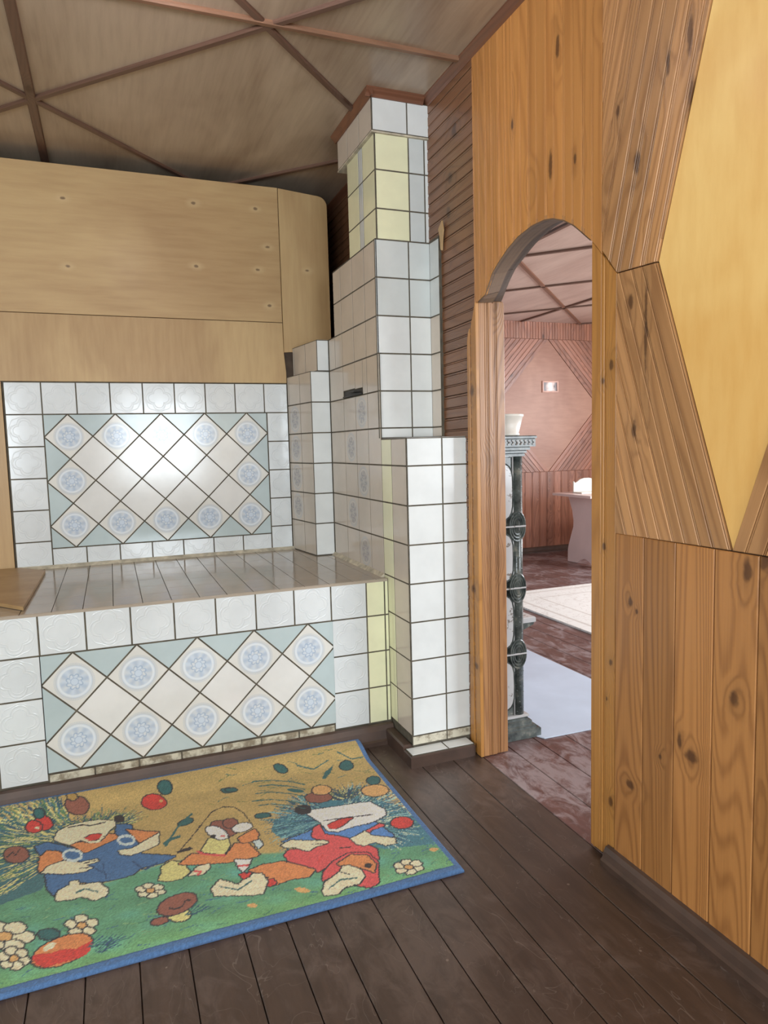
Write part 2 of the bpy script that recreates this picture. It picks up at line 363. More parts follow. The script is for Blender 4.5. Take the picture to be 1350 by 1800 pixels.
    def tube(s, path, r, mat, seg=8, bid=.5):
        m = s.mat(mat); rings = []
        for i, p in enumerate(path):
            p = Vector(p); d = (Vector(path[min(i+1, len(path)-1)])-Vector(path[max(i-1, 0)])).normalized()
            a = d.orthogonal().normalized() if i == 0 else (s._a - d*s._a.dot(d)).normalized()
            s._a = a; b = d.cross(a)
            rr = r(i) if callable(r) else r
            rings.append([p+a*rr*math.cos(2*math.pi*k/seg)+b*rr*math.sin(2*math.pi*k/seg) for k in range(seg)])
        for A, B in zip(rings, rings[1:]):
            for k in range(seg):
                s.face([A[k], A[(k+1) % seg], B[(k+1) % seg], B[k]], [(0, 0)]*4, m, bid)
        s.face(rings[0][::-1], [(0, 0)]*seg, m, bid); s.face(rings[-1], [(0, 0)]*seg, m, bid)
    def build(s, name, parent=None, smooth=False, origin=None):
        me = bpy.data.meshes.new(name); v = s.v
        if origin is not None: v = [(p[0]-origin[0], p[1]-origin[1], p[2]-origin[2]) for p in v]
        me.from_pydata(v, [], s.f)
        uvl = me.uv_layers.new(name='UVMap')
        uvl.data.foreach_set('uv', [c for p in s.uv for c in (float(p[0]), float(p[1]))])
        at = me.attributes.new('bid', 'FLOAT', 'FACE'); at.data.foreach_set('value', s.bid)
        for m in s.mats: me.materials.append(m)
        me.polygons.foreach_set('material_index', s.mi)
        if smooth:
            bm = bmesh.new(); bm.from_mesh(me); bmesh.ops.remove_doubles(bm, verts=bm.verts, dist=1e-5); bm.to_mesh(me); bm.free()
            me.polygons.foreach_set('use_smooth', [True]*len(me.polygons))
        me.update()
        o = bpy.data.objects.new(name, me); COL.objects.link(o)
        if origin is not None: o.location = origin
        if parent is not None:
            o.parent = parent
            if origin is None: o.location = -Vector(parent.location)
            else: o.location = Vector(origin)-Vector(parent.location)
        return o
def empty(name, loc=(0, 0, 0)):
    o = bpy.data.objects.new(name, None); COL.objects.link(o); o.location = loc; o.empty_display_size = .1; return o
def tag(o, label, cat, group=None):
    o['label'] = label; o['category'] = cat
    if group: o['group'] = group
    return o
def struct(o): o['kind'] = 'structure'; return o

VX, VY, VZ = Vector((1, 0, 0)), Vector((0, 1, 0)), Vector((0, 0, 1))
FRONT = lambda y: (Vector((0, y, 0)), VX, VZ, -VY)     # faces the camera, coordinates (x, z)
SIDE = lambda x: (Vector((x, 0, 0)), VY, VZ, -VX)      # faces -x, coordinates (y, z)
TOP = lambda z: (Vector((0, 0, z)), VX, VY, VZ)
GAP = .0056
def clip(poly, a, b, c):
    """keep the part of poly where a*x+b*y<=c"""
    out = []
    for i in range(len(poly)):
        p, q = poly[i-1], poly[i]; dp = a*p[0]+b*p[1]-c; dq = a*q[0]+b*q[1]-c
        if (dp <= 0) != (dq <= 0):
            t = dp/(dp-dq); out.append((p[0]+t*(q[0]-p[0]), p[1]+t*(q[1]-p[1])))
        if dq <= 0: out.append(q)
    return out
def clip_convex(poly, reg):
    A = sum(reg[i-1][0]*reg[i][1]-reg[i][0]*reg[i-1][1] for i in range(len(reg)))
    if A < 0: reg = reg[::-1]
    for i in range(len(reg)):
        p, q = reg[i-1], reg[i]; dx, dy = q[0]-p[0], q[1]-p[1]
        poly = clip(poly, dy, -dx, dy*p[0]-dx*p[1])
        if len(poly) < 3: return []
    return poly
def tile(mb, fr, poly, mat, uvf, h=.004):
    poly = [p for k, p in enumerate(poly) if math.dist(p, poly[k-1]) > 1e-4]
    n = len(poly); g = GAP/2
    if n < 3: return
    a = sum(poly[i-1][0]*poly[i][1]-poly[i][0]*poly[i-1][1] for i in range(n))
    if a < 0: poly = poly[::-1]
    ins = []
    for i in range(n):
        p0, p1, p2 = Vector(poly[i-1]), Vector(poly[i]), Vector(poly[(i+1) % n])
        d1 = (p1-p0).normalized(); d2 = (p2-p1).normalized()
        n1 = Vector((-d1.y, d1.x)); n2 = Vector((-d2.y, d2.x)); q = n1+n2; q = q/max(q.dot(q)/2, .2)
        ins.append(tuple(p1+q*g))
    aa = sum(ins[i-1][0]*ins[i][1]-ins[i][0]*ins[i-1][1] for i in range(n))
    if aa < 4e-5: return
    mb.prism(poly, fr, -.001, h-.0011, 0, M['grout'], None, .1)
    mb.prism(ins, fr, -.001, h, .0009, mat, uvf)
def grid(mb, fr, us, vs, matf, mirror=False):
    us = sorted(us); vs = sorted(vs)
    for i, (u0, u1) in enumerate(zip(us, us[1:])):
        for j, (v0, v1) in enumerate(zip(vs, vs[1:])):
            m = matf(i, j, (u0+u1)/2, (v0+v1)/2)
            if m is None: continue
            tile(mb, fr, [(u0, v0), (u1, v0), (u1, v1), (u0, v1)], m, (lambda p, u0=u0, v0=v0: ((p[0]-u0)/.15, (p[1]-v0)/.15)))
def steps(a, b, start, d=.15):
    """boundaries start+k*d inside a..b, with a and b"""
    r = [a, b]; k = math.ceil((a-start)/d-.001)
    while start+k*d < b-.004:
        x = start+k*d
        if x > a+.004: r.append(x)
        k += 1
    return sorted(r)
def diamonds(mb, fr, x0, z1, nx, nz, decor):
    """field of diagonal square tiles, nx by nz full diamonds; edge halves in pale blue"""
    D = .15*math.sqrt(2); reg = [(x0, z1-nz*D), (x0+nx*D, z1-nz*D), (x0+nx*D, z1), (x0, z1)]
    for i in range(0, 2*nx+1):
        for j in range(0, 2*nz+1):
            if (i+j) % 2: continue
            cx = x0+i*D/2; cz = z1-j*D/2
            poly = [(cx, cz-D/2), (cx+D/2, cz), (cx, cz+D/2), (cx-D/2, cz)]
            edge = i in (0, 2*nx) or j in (0, 2*nz)
            if edge:
                poly = clip_convex(poly, reg)
                if len(poly) < 3: continue
            uvf = lambda p, cx=cx, cz=cz: (.5+((p[0]-cx)+(p[1]-cz))/math.sqrt(2)/.15, .5+(-(p[0]-cx)+(p[1]-cz))/math.sqrt(2)/.15)
            tile(mb, fr, poly, M['pale_blue'] if edge else (M['decor'] if decor(i, j) else M['plain']), uvf)
def boards(mb, fr, region, org, ang, width, mat, h=.012, start=None, beads=(), gap=.0012, arch=None, seg=None):
    """boards running at ang (radians) clipped to a convex region; beads = fractional splits drawn as grooves"""
    d = Vector((math.cos(ang), math.sin(ang))); nrm = Vector((-d.y, d.x)); o = Vector(org)
    ts = [(Vector(p)-o).dot(nrm) for p in region]; L = [(Vector(p)-o).dot(d) for p in region]
    k0 = math.floor(min(ts)/width)-1; k1 = math.ceil(max(ts)/width)+1
    for k in range(k0, k1):
        mb.k += 1; bid = (mb.k*.6180339) % 1.0
        cuts = [0]+list(beads)+[1]
        for c0, c1 in zip(cuts, cuts[1:]):
            a = k*width+c0*width+gap*(.5 if c0 else 1); b = k*width+c1*width-gap*(.5 if c1 < 1 else 1)
            q = [o+nrm*a+d*(min(L)-.1), o+nrm*a+d*(max(L)+.1), o+nrm*b+d*(max(L)+.1), o+nrm*b+d*(min(L)-.1)]
            poly = clip_convex([tuple(x) for x in q], region)
            if len(poly) < 3: continue
            A = abs(sum(poly[i-1][0]*poly[i][1]-poly[i][0]*poly[i-1][1] for i in range(len(poly))))
            if A < 2e-5: continue
            bead = (c1-c0) < .2
            mb.prism(poly, fr, 0, h-(.0015 if bead else 0), .0016 if not bead else .001, mat,
                     lambda p, k=k: ((Vector(p)-o).dot(d)+k*3.7, (Vector(p)-o).dot(nrm)), bid)

# ================================================================== THE ROOM
ZC = 2.615; XB = 1.29; YA = 3.668
# ---- floor : painted planks running away from the camera, worn ones past the doorway
mb = MB(); random.seed(4)
edges = [-2.6]
xs = [1.29+.137*k for k in range(0, 37)]
xs0 = [-.005, .11, .245, .355, .468, .59, .70, .80, .905, 1.04, 1.17, 1.29]
xl = [-.005-.12*k for k in range(1, 23)][::-1]
allx = xl+xs0+xs[1:]
for x0, x1 in zip(allx, allx[1:]):
    far = (x0+x1)/2 > 1.29
    y0, y1 = (-.5, 6.6) if far else (-2.05, 4.35)
    mb.box(x0+.0012, x1-.0012, y0, y1, -.03, 0, M['floor_far'] if far else M['floor'], .002)
mb.box(-2.7, 6.4, -2.1, 6.7, -.06, -.012, M['darkvoid'], 0)
struct(mb.build('floor'))
# ---- ceiling
mb = MB()
mb.box(-2.7, 1.30, -2.1, 4.4, ZC, ZC+.04, M['ply_ceil'], 0)
ceil = struct(mb.build('ceiling'))
def strip(name, a, b, z, wd, th, mat, parent):
    a = Vector((a[0], a[1], 0)); b = Vector((b[0], b[1], 0)); d = (b-a).normalized(); n_ = Vector((-d.y, d.x, 0))
    mb = MB(); mid = (a+b)/2; mid.z = z
    mb.sweep([(-wd/2, 0), (wd/2, 0), (wd/2, -th*.6), (wd/2-.004, -th), (-wd/2+.004, -th), (-wd/2, -th*.6)], Vector((a.x, a.y, z)), Vector((b.x, b.y, z)), n_, VZ, mat)
    return mb.build(name, parent, origin=tuple(mid))
cA, cB = 2.972, -3.373
def clipline(p, d, x0, x1, y0, y1):
    t0, t1 = -99, 99
    for o_, dd, lo, hi in ((p[0], d[0], x0, x1), (p[1], d[1], y0, y1)):
        if abs(dd) < 1e-9:
            if not lo <= o_ <= hi: return None
            continue
        a, b = (lo-o_)/dd, (hi-o_)/dd
        if a > b: a, b = b, a
        t0, t1 = max(t0, a), min(t1, b)
    if t1-t0 < .05: return None
    return (p[0]+d[0]*t0, p[1]+d[1]*t0), (p[0]+d[0]*t1, p[1]+d[1]*t1)
for k in range(-3, 3):
    for fi, seg in enumerate((clipline((0, cA+1.53*k), (1, -1), -2.55, 1.265, -1.9, 4.28), clipline((0, 3.373+1.532*-k), (1, 1), -2.55, 1.265, -1.9, 4.28))):
        if seg: strip('ceiling_batten', seg[0], seg[1], ZC+.001*fi, .028, .0113, M['batten'], ceil)
for x in (-.204, -1.72): strip('ceiling_batten', (x, -1.9), (x, 4.28), ZC, .036, .012, M['batten'], ceil)
strip('ceiling_batten', (-2.5, 2.41), (1.26, 2.38), ZC, .024, .0135, M['batten2'], ceil)
# ---- wall behind the bench : plywood sheets
mb = MB()
fr = FRONT(YA)
mb.box(-2.6, 1.10, YA+.001, YA+.02, .0, 2.54, M['darkvoid'], 0)
wb = struct(mb.build('wall_back'))
uvp = lambda p: (p[0]*.9+3, p[1])
def sheet(name, poly, mat, h=.006, uvf=uvp):
    mb = MB(); mb.prism(poly, fr, -.001, h, .001, mat, uvf); return mb.build(name, wb)
sheet('plywood_sheet', [(-2.6, 1.879), (.882, 1.877), (.882, 2.555), (-2.6, 2.556)], M['ply_back'])
sheet('plywood_sheet', [(-2.6, 1.563), (.893, 1.563), (.893, 1.62), (.884, 1.72), (.882, 1.874), (-2.6, 1.876)], M['ply_back'], .006, lambda p: (p[1]*1.1+7, p[0]))
cr = [(1.145-.05+.05*math.cos(a), 2.535-.05+.05*math.sin(a)) for a in [0, .3, .6, .9, 1.2, 1.57]]
sheet('plywood_sheet', [(.885, 1.722), (1.146, 1.74)]+cr+[(.885, 2.553)], M['ply_back'], .009, lambda p: (p[1]*.8+1, p[0]))
sheet('plywood_sheet', [(-2.6, .681), (-.446, .681), (-.446, 1.560), (-2.6, 1.560)], M['ply_back'], .008, lambda p: (p[1]*.8+5, p[0]))
mb = MB(); mb.box(-2.6, 1.29, 4.30, 4.34, 0, ZC, M['darkvoid'], 0)
struct(mb.build('wall_rear'))
# ---- other walls with window openings
def window_wall(name, fr_, u0, u1, z1, openings, mat, thick=.1):
    mb = MB(); us = sorted([u0, u1]+[a for o in openings for a in o[:2]])
    for a, b in zip(us, us[1:]):
        op = [o for o in openings if o[0] <= (a+b)/2 <= o[1]]
        if op:
            mb.prism([(a, 0), (b, 0), (b, op[0][2]), (a, op[0][2])], fr_, -thick, 0, 0, mat, None, .3, True)
            mb.prism([(a, op[0][3]), (b, op[0][3]), (b, z1), (a, z1)], fr_, -thick, 0, 0, mat, None, .3, True)
        else: mb.prism([(a, 0), (b, 0), (b, z1), (a, z1)], fr_, -thick, 0, 0, mat, None, .3, True)
    return struct(mb.build(name))
FF = (Vector((0, -2.0, 0)), VX, VZ, VY); FL = (Vector((-2.6, 0, 0)), VY, VZ, VX)
window_wall('wall_front', FF, -2.6, 1.29, ZC, [(-2.1, -1.0, .85, 1.95), (.12, 1.12, .86, 1.86)], M['plaster'])  # left opening is added to go with the fill lamp
window_wall('wall_left', FL, -2.0, 4.3, ZC, [(-1.0, .2, .85, 2.05)], M['plaster'])
nwin = [0]
def window(fr_, a, b, z0, z1):
    nwin[0] += 1
    mb = MB(); t_ = .05
    for p in ([(a, z0), (b, z0), (b, z0+t_), (a, z0+t_)], [(a, z1-t_), (b, z1-t_), (b, z1), (a, z1)], [(a, z0+t_), (a+t_, z0+t_), (a+t_, z1-t_), (a, z1-t_)], [(b-t_, z0+t_), (b, z0+t_), (b, z1-t_), (b-t_, z1-t_)], [((a+b)/2-.025, z0+t_), ((a+b)/2+.025, z0+t_), ((a+b)/2+.025, z1-t_), ((a+b)/2-.025, z1-t_)]):
        mb.prism(p, fr_, -.09, -.04, .003, M['glass'], None, None, True)
    struct(mb.build('window_%d' % nwin[0]))
window(FF, -2.1, -1.0, .85, 1.95); window(FF, .12, 1.12, .86, 1.86); window(FL, -1.0, .2, .85, 2.05)  # first frame belongs to the opening added for the fill lamp

# ---- right wall : core with arched opening, then cladding
ARCH_IN = [(2.325, 1.745), (2.26, 1.812), (2.222, 1.842), (2.15, 1.872), (2.108, 1.89), (2.05, 1.906), (1.986, 1.917), (1.934, 1.919), (1.86, 1.912), (1.79, 1.885), (1.735, 1.850), (1.69, 1.815), (1.645, 1.775)]
ARCH_CL = [(2.292, 1.735), (2.240, 1.750), (2.194, 1.809), (2.157, 1.833), (2.091, 1.867), (2.022, 1.890), (1.941, 1.901), (1.873, 1.898), (1.830, 1.889), (1.774, 1.867), (1.727, 1.839), (1.690, 1.809), (1.653, 1.779), (1.628, 1.755), (1.576, 1.697), (1.539, 1.660)]
mb = MB(); S = SIDE(XB+.002); D_ = M['darkvoid']
mb.prism([(2.325, 0), (4.3, 0), (4.3, ZC), (2.325, ZC)], S, -.105, -.002, 0, D_, None, .2, True)
mb.prism([(-2.0, 0), (1.645, 0), (1.645, ZC), (-2.0, ZC)], S, -.105, -.002, 0, D_, None, .2, True)
mb.prism([(y, z+.012) for y, z in ARCH_IN]+[(1.645, ZC), (2.325, ZC)], S, -.105, -.002, 0, D_, None, .2, True)
wr = struct(mb.build('wall_right'))
T = .010
def archz(y):
    for (y0, z0), (y1, z1) in zip(ARCH_CL, ARCH_CL[1:]):
        if y1 <= y <= y0: return z0+(z1-z0)*(y-y0)/(y1-y0)
    return None
# vertical boards over the arch, bottoms sawn to the curve
mb = MB(); S = SIDE(XB)
ys = [1.603, 1.690, 1.780, 1.870, 1.962, 2.052, 2.142, 2.232, 2.318]
for a, b in zip(ys, ys[1:]):
    mb.k += 1; bid = (mb.k*.618) % 1
    w_ = b-a; cuts = [a, a+w_*.44, a+w_*.50, a+w_*.88, a+w_*.94, b]
    for c0, c1 in zip(cuts, cuts[1:]):
        c0 += .0009; c1 -= .0009
        low = [(c0+(c1-c0)*i/6) for i in range(7)]
        bot = [(y, archz(min(max(y, 1.541), 2.291))) for y in low] if c0 < 2.291 else [(c0, 1.735), (c1, 1.735)]
        mb.prism(bot+[(c1, ZC-.03), (c0, ZC-.03)], S, 0, T, .0012, M['pine'], lambda p: (p[1], p[0]), bid)
mb.build('vertical_boarding', wr)
# horizontal boards beside the chimney, and on behind it
mb = MB()
boards(mb, SIDE(XB), [(2.320, 0.02), (4.3, 0.02), (4.3, ZC-.03), (2.320, ZC-.03)], (2.3, 1.24), math.radians(-1), .088, M['pine_side'], .008, beads=(.40, .47, .90))
mb.build('horizontal_boarding', wr)
# slanting boards right of the arch: upper fan
mb = MB()
reg = [(1.601, 1.735), (1.601, ZC-.03), (1.12, ZC-.03), (1.396, 1.656), (1.541, 1.663)]
a1 = math.atan2(2.181-1.656, 1.253-1.396)
boards(mb, SIDE(XB), reg, (1.396, 1.656), a1, .088, M['pine_diag'], .011, beads=(.38, .45, .52, .93))
mb.build('diagonal_boarding', wr)
mb = MB()
reg = [(1.541, 1.660), (1.396, 1.653), (1.158, .969), (1.541, .966)]
a2 = math.atan2(1.656-.969, 1.396-1.158)
boards(mb, SIDE(XB), reg, (1.158, .969), a2, .080, M['pine_diag'], .011, beads=(.40, .47, .94))
mb.build('diagonal_boarding', wr)
for o_y, sgn in ((1.158, 1),):
    mb = MB()
    a3 = math.pi-a2
    boards(mb, SIDE(XB), [(1.154, .969), (.912, 1.656), (.40, 1.656), (.40, .969)], (1.154, .969), a3, .08, M['pine_diag'], .011, beads=(.40, .47, .94))
    mb.build('diagonal_boarding', wr)
mb = MB()
mb.prism([(1.394, 1.656), (1.118, ZC-.03), (-2.0, ZC-.03), (-2.0, .969), (.5, .969), (.914, 1.656), (1.156, .97)], SIDE(XB), -.001, .005, .0008, M['ply_gold'], lambda p: (p[1], p[0]*1.3))
mb.build('plywood_panel', wr)
# vertical boards below
mb = MB()
ys = [1.541, 1.431, 1.321, 1.202, 1.083]
while ys[-1] > -1.9: ys.append(ys[-1]-.115)
for b, a in zip(ys, ys[1:]):
    mb.prism([(a+.0012, .02), (b-.0012, .02), (b-.0012, .966), (a+.0012, .966)], SIDE(XB), 0, .010, .002, M['pine_low'], lambda p: (p[1], p[0]))
mb.build('vertical_boarding', wr)
# skirting along the right wall
def skirt(name, a, b, U, hgt=.052, dep=.034, mat=None):
    mb = MB(); prof = [(0, 0), (dep, 0), (dep, .016), (dep*.78, .022), (dep*.60, hgt*.72), (dep*.36, hgt*.95), (0, hgt)]
    mb.sweep(prof, a, b, U, VZ, mat or M['skirt']); return struct(mb.build(name))
skirt('baseboard_right', (XB-.010, 1.563, 0), (XB-.010, -2.0, 0), -VX, .054, .030)
skirt('baseboard_back', (-2.6, 2.618, 0), (1.030, 2.618, 0), -VY, .078, .040)
# ceiling mouldings
def mould(name, a, b, U, sc_=1.0):
    mb = MB(); k = sc_
    mb.sweep([(0, 0), (0, -.030*k), (.008*k, -.030*k), (.014*k, -.020*k), (.026*k, -.012*k), (.034*k, -.006*k), (.034*k, 0)], a, b, U, VZ, M['mould']); return struct(mb.build(name))
mould('trim_1', (XB, 4.3, ZC), (XB, -2.0, ZC), -VX)
# ---- archway lining
arch = struct(empty('door_1', (1.34, 1.98, 0)))
mb = MB(); N_ = 28
def resample(c, n):
    L = [0]
    for p, q_ in zip(c, c[1:]): L.append(L[-1]+math.dist(p, q_))
    out = []
    for i in range(n+1):
        s_ = L[-1]*i/n; j = min(max(k for k in range(len(L)) if L[k] <= s_+1e-9), len(c)-2)
        f_ = (s_-L[j])/(L[j+1]-L[j]); out.append((c[j][0]+f_*(c[j+1][0]-c[j][0]), c[j][1]+f_*(c[j+1][1]-c[j][1])))
    return out
ca = resample(ARCH_CL[0:13], N_); cb = resample(ARCH_IN, N_)
def strip_arch(mb, t0, t1, lift, mat, bid):
    A = [(p[0]+(q_[0]-p[0])*t0, p[1]+(q_[1]-p[1])*t0) for p, q_ in zip(ca, cb)]
    B = [(p[0]+(q_[0]-p[0])*t1, p[1]+(q_[1]-p[1])*t1) for p, q_ in zip(ca, cb)]
    xa, xb = 1.281+.119*t0, 1.281+.119*t1; m_ = mb.mat(mat); acc = 0
    for i in range(N_):
        a0, a1_, b0, b1 = A[i], A[i+1], B[i], B[i+1]
        dl = math.dist(a0, a1_)
        n0 = Vector((a0[1]-a1_[1], a1_[0]-a0[0])); n0 = -n0.normalized() if n0.length else Vector((0, -1))
        if n0.y > 0: n0 = -n0
        off = n0*lift
        q = [(xa, a0[0]+off.x, a0[1]+off.y), (xb, b0[0]+off.x, b0[1]+off.y), (xb, b1[0]+off.x, b1[1]+off.y), (xa, a1_[0]+off.x, a1_[1]+off.y)]
        mb.face(q, [(acc, t0*.1), (acc, t1*.1), (acc+dl, t1*.1), (acc+dl, t0*.1)], m_, bid)
        # edge strips give thickness
        for xx, e0, e1 in ((xa, a0, a1_), (xb, b0, b1)):
            mb.face([(xx, e0[0]+off.x, e0[1]+off.y), (xx, e1[0]+off.x, e1[1]+off.y), (xx, e1[0]-n0.x*.012, e1[1]-n0.y*.012), (xx, e0[0]-n0.x*.012, e0[1]-n0.y*.012)], [(acc, 0), (acc+dl, 0), (acc+dl, .01), (acc, .01)], m_, bid)
        acc += dl
strip_arch(mb, 0, .62, .003, M['weathered'], .31); strip_arch(mb, .64, 1.0, -.004, M['weathered_dark'], .77)
mb.build('arch_soffit', arch)
# jamb on the chimney side: two boards across the reveal, one on the wall face with a sawn-off shoulder
def profiled(x0, x1, y, z0, z1, mat, grooves, fr_, th, chop=.010):
    mb = MB(); mb.k = random.randint(0, 99); cuts = [0]+list(grooves)+[1]; bid = random.random()
    for c0, c1 in zip(cuts, cuts[1:]):
        a = x0+(x1-x0)*c0+.0006; b = x0+(x1-x0)*c1-.0006
        wide = (c1-c0) > .2
        mb.prism([(a, z0), (b, z0), (b, z1-(chop if c1 == 1 else 0)), (b-min(.006, (b-a)*.4), z1), (a+min(.006, (b-a)*.4), z1), (a, z1-(chop if c0 == 0 else 0))], fr_, 0, th-(0 if wide else .003), .0025 if wide else .001, mat, lambda p: (p[1], p[0]), bid, True)
    return mb
FR = FRONT(2.322)
profiled(1.283, 1.352, 0, .002, 1.744, M['pine_jamb'], (.12, .50, .62, .70), FR, .014).build('jamb_board', arch)
profiled(1.353, 1.403, 0, .002, 1.744, M['pine_jamb'], (.18, .30), FR, .010).build('jamb_board', arch)
mb = MB()
sh = [(2.309, .002), (2.392, .002), (2.378, 1.605), (2.370, 1.635), (2.345, 1.668), (2.332, 1.690), (2.314, 1.742), (2.309, 1.742)]
for c0, c1, h_ in ((0, .42, .0115), (.42, .52, .0085), (.52, .60, .0085), (.60, 1, .0115)):
    y0 = 2.309+.083*c0; y1 = 2.309+.083*c1
    p = clip_convex(sh, [(y0+.0005, -1), (y1-.0005, -1), (y1-.0005, 3), (y0+.0005, 3)])
    mb.prism(p, SIDE(XB-.0), -.002, h_, .002, M['pine_trim'], lambda p: (p[1], p[0]), .43)
mb.build('jamb_casing', arch)
# jamb on the near side: moulded casing tucked under the arch
mb = MB()
for c0, c1, h_ in ((0, .36, .009), (.36, .48, .006), (.48, .60, .0085), (.60, 1, .009)):
    y0 = 1.545+.103*c0; y1 = 1.545+.103*c1
    mb.prism(clip_convex([(1.545, .012), (1.648, .012), (1.648, 1.772), (1.545, 1.662)], [(y0+.0004, -1), (y1-.0004, -1), (y1-.0004, 3), (y0+.0004, 3)]), SIDE(XB+.0005), -.01, h_-.001, .0015, M['pine_trim'], lambda p: (p[1], p[0]), .85)
mb.box(1.292, 1.398, 1.640, 1.648, .002, 1.77, M['pine_trim'], .001)
mb.build('jamb_casing', arch)

# ================================================================== THE TILED STOVE
stove = tag(empty('tiled_stove', (1.03, 2.66, 0)), 'white and pale blue tiled masonry stove with heated bench and stepped chimney', 'stove')
YS = YA-.0135
# bench
mb = MB(); GR = M['grout']
mb.box(-1.30, 1.033, 2.627, YS, 0.0, .677, GR, 0, bid=.1)
F = FRONT(2.627); xk = -.265
def bf(i, j, u, v):
    if u > .935: return M['yellow']
    if u > .785: return M['emboss']
    if v > .531: return M['emboss']
    if u < xk: return M['emboss']
    return None
us = [-1.30]+[xk+.15*k for k in range(-6, 9)]+[1.014, 1.031]
vs = [.081, .231, .381, .531, .6795]
grid(mb, F, us[1:], vs, bf)
diamonds(mb, F, xk-.003, .531, 5, 2, lambda i, j: j % 2 == 1 and i % 2 == 1)
grid(mb, F, [xk+.15*k for k in range(0, 8)], [.070, .1045], lambda i, j, u, v: M['dirty'])
mb.build('heated_bench', stove)
# bench top
mb = MB()
Tp = TOP(.676)
xs_ = [-1.3]+[-1.22+.1*k for k in range(0, 23)]+[1.028]
for a, b in zip(xs_, xs_[1:]):
    ysr = [2.624, 2.70, 2.87, 3.03, 3.19, 3.36, 3.51, YS] if int(a*10) % 3 else [2.624, 2.78, 2.94, 3.10, 3.25, 3.36, 3.51, YS]
    for c, d in zip(ysr, ysr[1:]):
        g_ = .0011
        if b-a > .01: mb.prism([(a+g_, c+g_*.7), (b-g_, c+g_*.7), (b-g_, d-g_*.7), (a+g_, d-g_*.7)], Tp, -.001, .005, .0006, M['benchtop'], lambda p: (p[0]/.15, p[1]/.15))
# thin raised lip and cement fillets against the walls
mb.box(-1.30, 1.028, 2.6215, 2.6275, .670, .6795, M['plain'] if False else M['benchtop'], .001)
mb.sweep([(0, 0), (.022, 0), (.004, .012), (0, .014)], Vector((-.44, YS, .681)), Vector((.9, YS, .681)), -VY, VZ, M['grout_pale'])
mb.sweep([(0, 0), (.018, 0), (.004, .012), (0, .014)], Vector((1.031, 3.34, .681)), Vector((1.031, 2.66, .681)), -VX, VZ, M['grout_pale'])
mb.build('bench_top', stove)
# low pillar
mb = MB()
mb.box(1.035, XB-.001, 2.409, 2.66, 0.0, 1.246, GR, 0, bid=.1)
rows = [.055, .093, .243, .393, .543, .693, .843, .993, 1.143, 1.249]
grid(mb, FRONT(2.409), [1.031, 1.18, 1.289], rows, lambda i, j, u, v: M['dirty'] if j == 0 else M['white'])
grid(mb, SIDE(1.035), [2.405, 2.555, 2.662], rows[1:], lambda i, j, u, v: M['yellow'] if u > 2.555 else M['white_shade'])
grid(mb, TOP(1.246), [1.031, 1.18, 1.289], [2.405, 2.555, 2.66], lambda i, j, u, v: M['white'])
# ledge of cut tiles and its painted plinth
grid(mb, TOP(.046), [1.000, 1.155, 1.266], [2.340, 2.407], lambda i, j, u, v: M['dirty'] if i == 9 else M['white'])
mb.build('low_pillar', stove)
mb = MB()
mb.box(.993, 1.268, 2.335, 2.41, 0, .0455, M['skirt'], .004)
mb.box(.993, 1.034, 2.411, 2.615, 0, .060, M['skirt'], .006)
mb.build('plinth', stove)
# tall body
mb = MB()
mb.box(1.035, XB-.001, 2.674, 3.24, 1.246, 2.040, GR, 0, bid=.1)
rws = [1.252, 1.293, 1.443, 1.593, 1.743, 1.893, 2.041]
grid(mb, FRONT(2.674), [1.028, 1.176, 1.272], rws, lambda i, j, u, v: M['white'] if j < 4 else M['blue_old'])
sc_cols = [2.67, 2.81, 2.965, 3.13, 3.24]
grid(mb, SIDE(1.035), sc_cols, rws[3:], lambda i, j, u, v: M['white_shade'])
# narrow cheek returning to the boarded wall
mb.box(1.273, XB-.0005, 2.588, 2.674, 1.252, 2.050, GR, 0, bid=.1)
grid(mb, SIDE(1.273), [2.586, 2.672], rws, lambda i, j, u, v: M['white_shade'] if j < 4 else M['blue_old'])
grid(mb, TOP(2.040), [1.031, 1.18, 1.289], [2.67, 2.81, 2.965, 3.13, 3.24], lambda i, j, u, v: M['blue_old'])
mb.build('tall_body', stove)
# oven wall behind the pillar (faces the bench)
mb = MB()
mb.box(1.035, XB-.001, 2.66, 3.64, 0, 1.250, GR, 0, bid=.1)
mb.box(1.035, XB-.001, 3.24, 3.64, 1.250, 1.742, GR, 0, bid=.1)
cols = [2.662, 2.81, 2.965, 3.13, 3.336]
lr = [.681, .693, .843, .993, 1.143, 1.293]
def sw(i, j, u, v):
    return M['decor_side'] if ((i == 1 and j in (1, 3)) or (i == 2 and j in (2, 4))) else M['white_shade']
grid(mb, SIDE(1.035), cols, [.683, .843, .993, 1.143, 1.293], lambda i, j, u, v: M['decor_side'] if (i == 1 and j in (0, 2)) or (i == 2 and j in (1, 3)) else M['white_shade'])
def sw2(i, j, u, v):
    if j == 1 and i in (1, 2) : return None
    return M['decor_side'] if (j == 0 and i == 1) else M['white_shade']
grid(mb, SIDE(1.035), cols, [1.293, 1.443, 1.593], sw2)
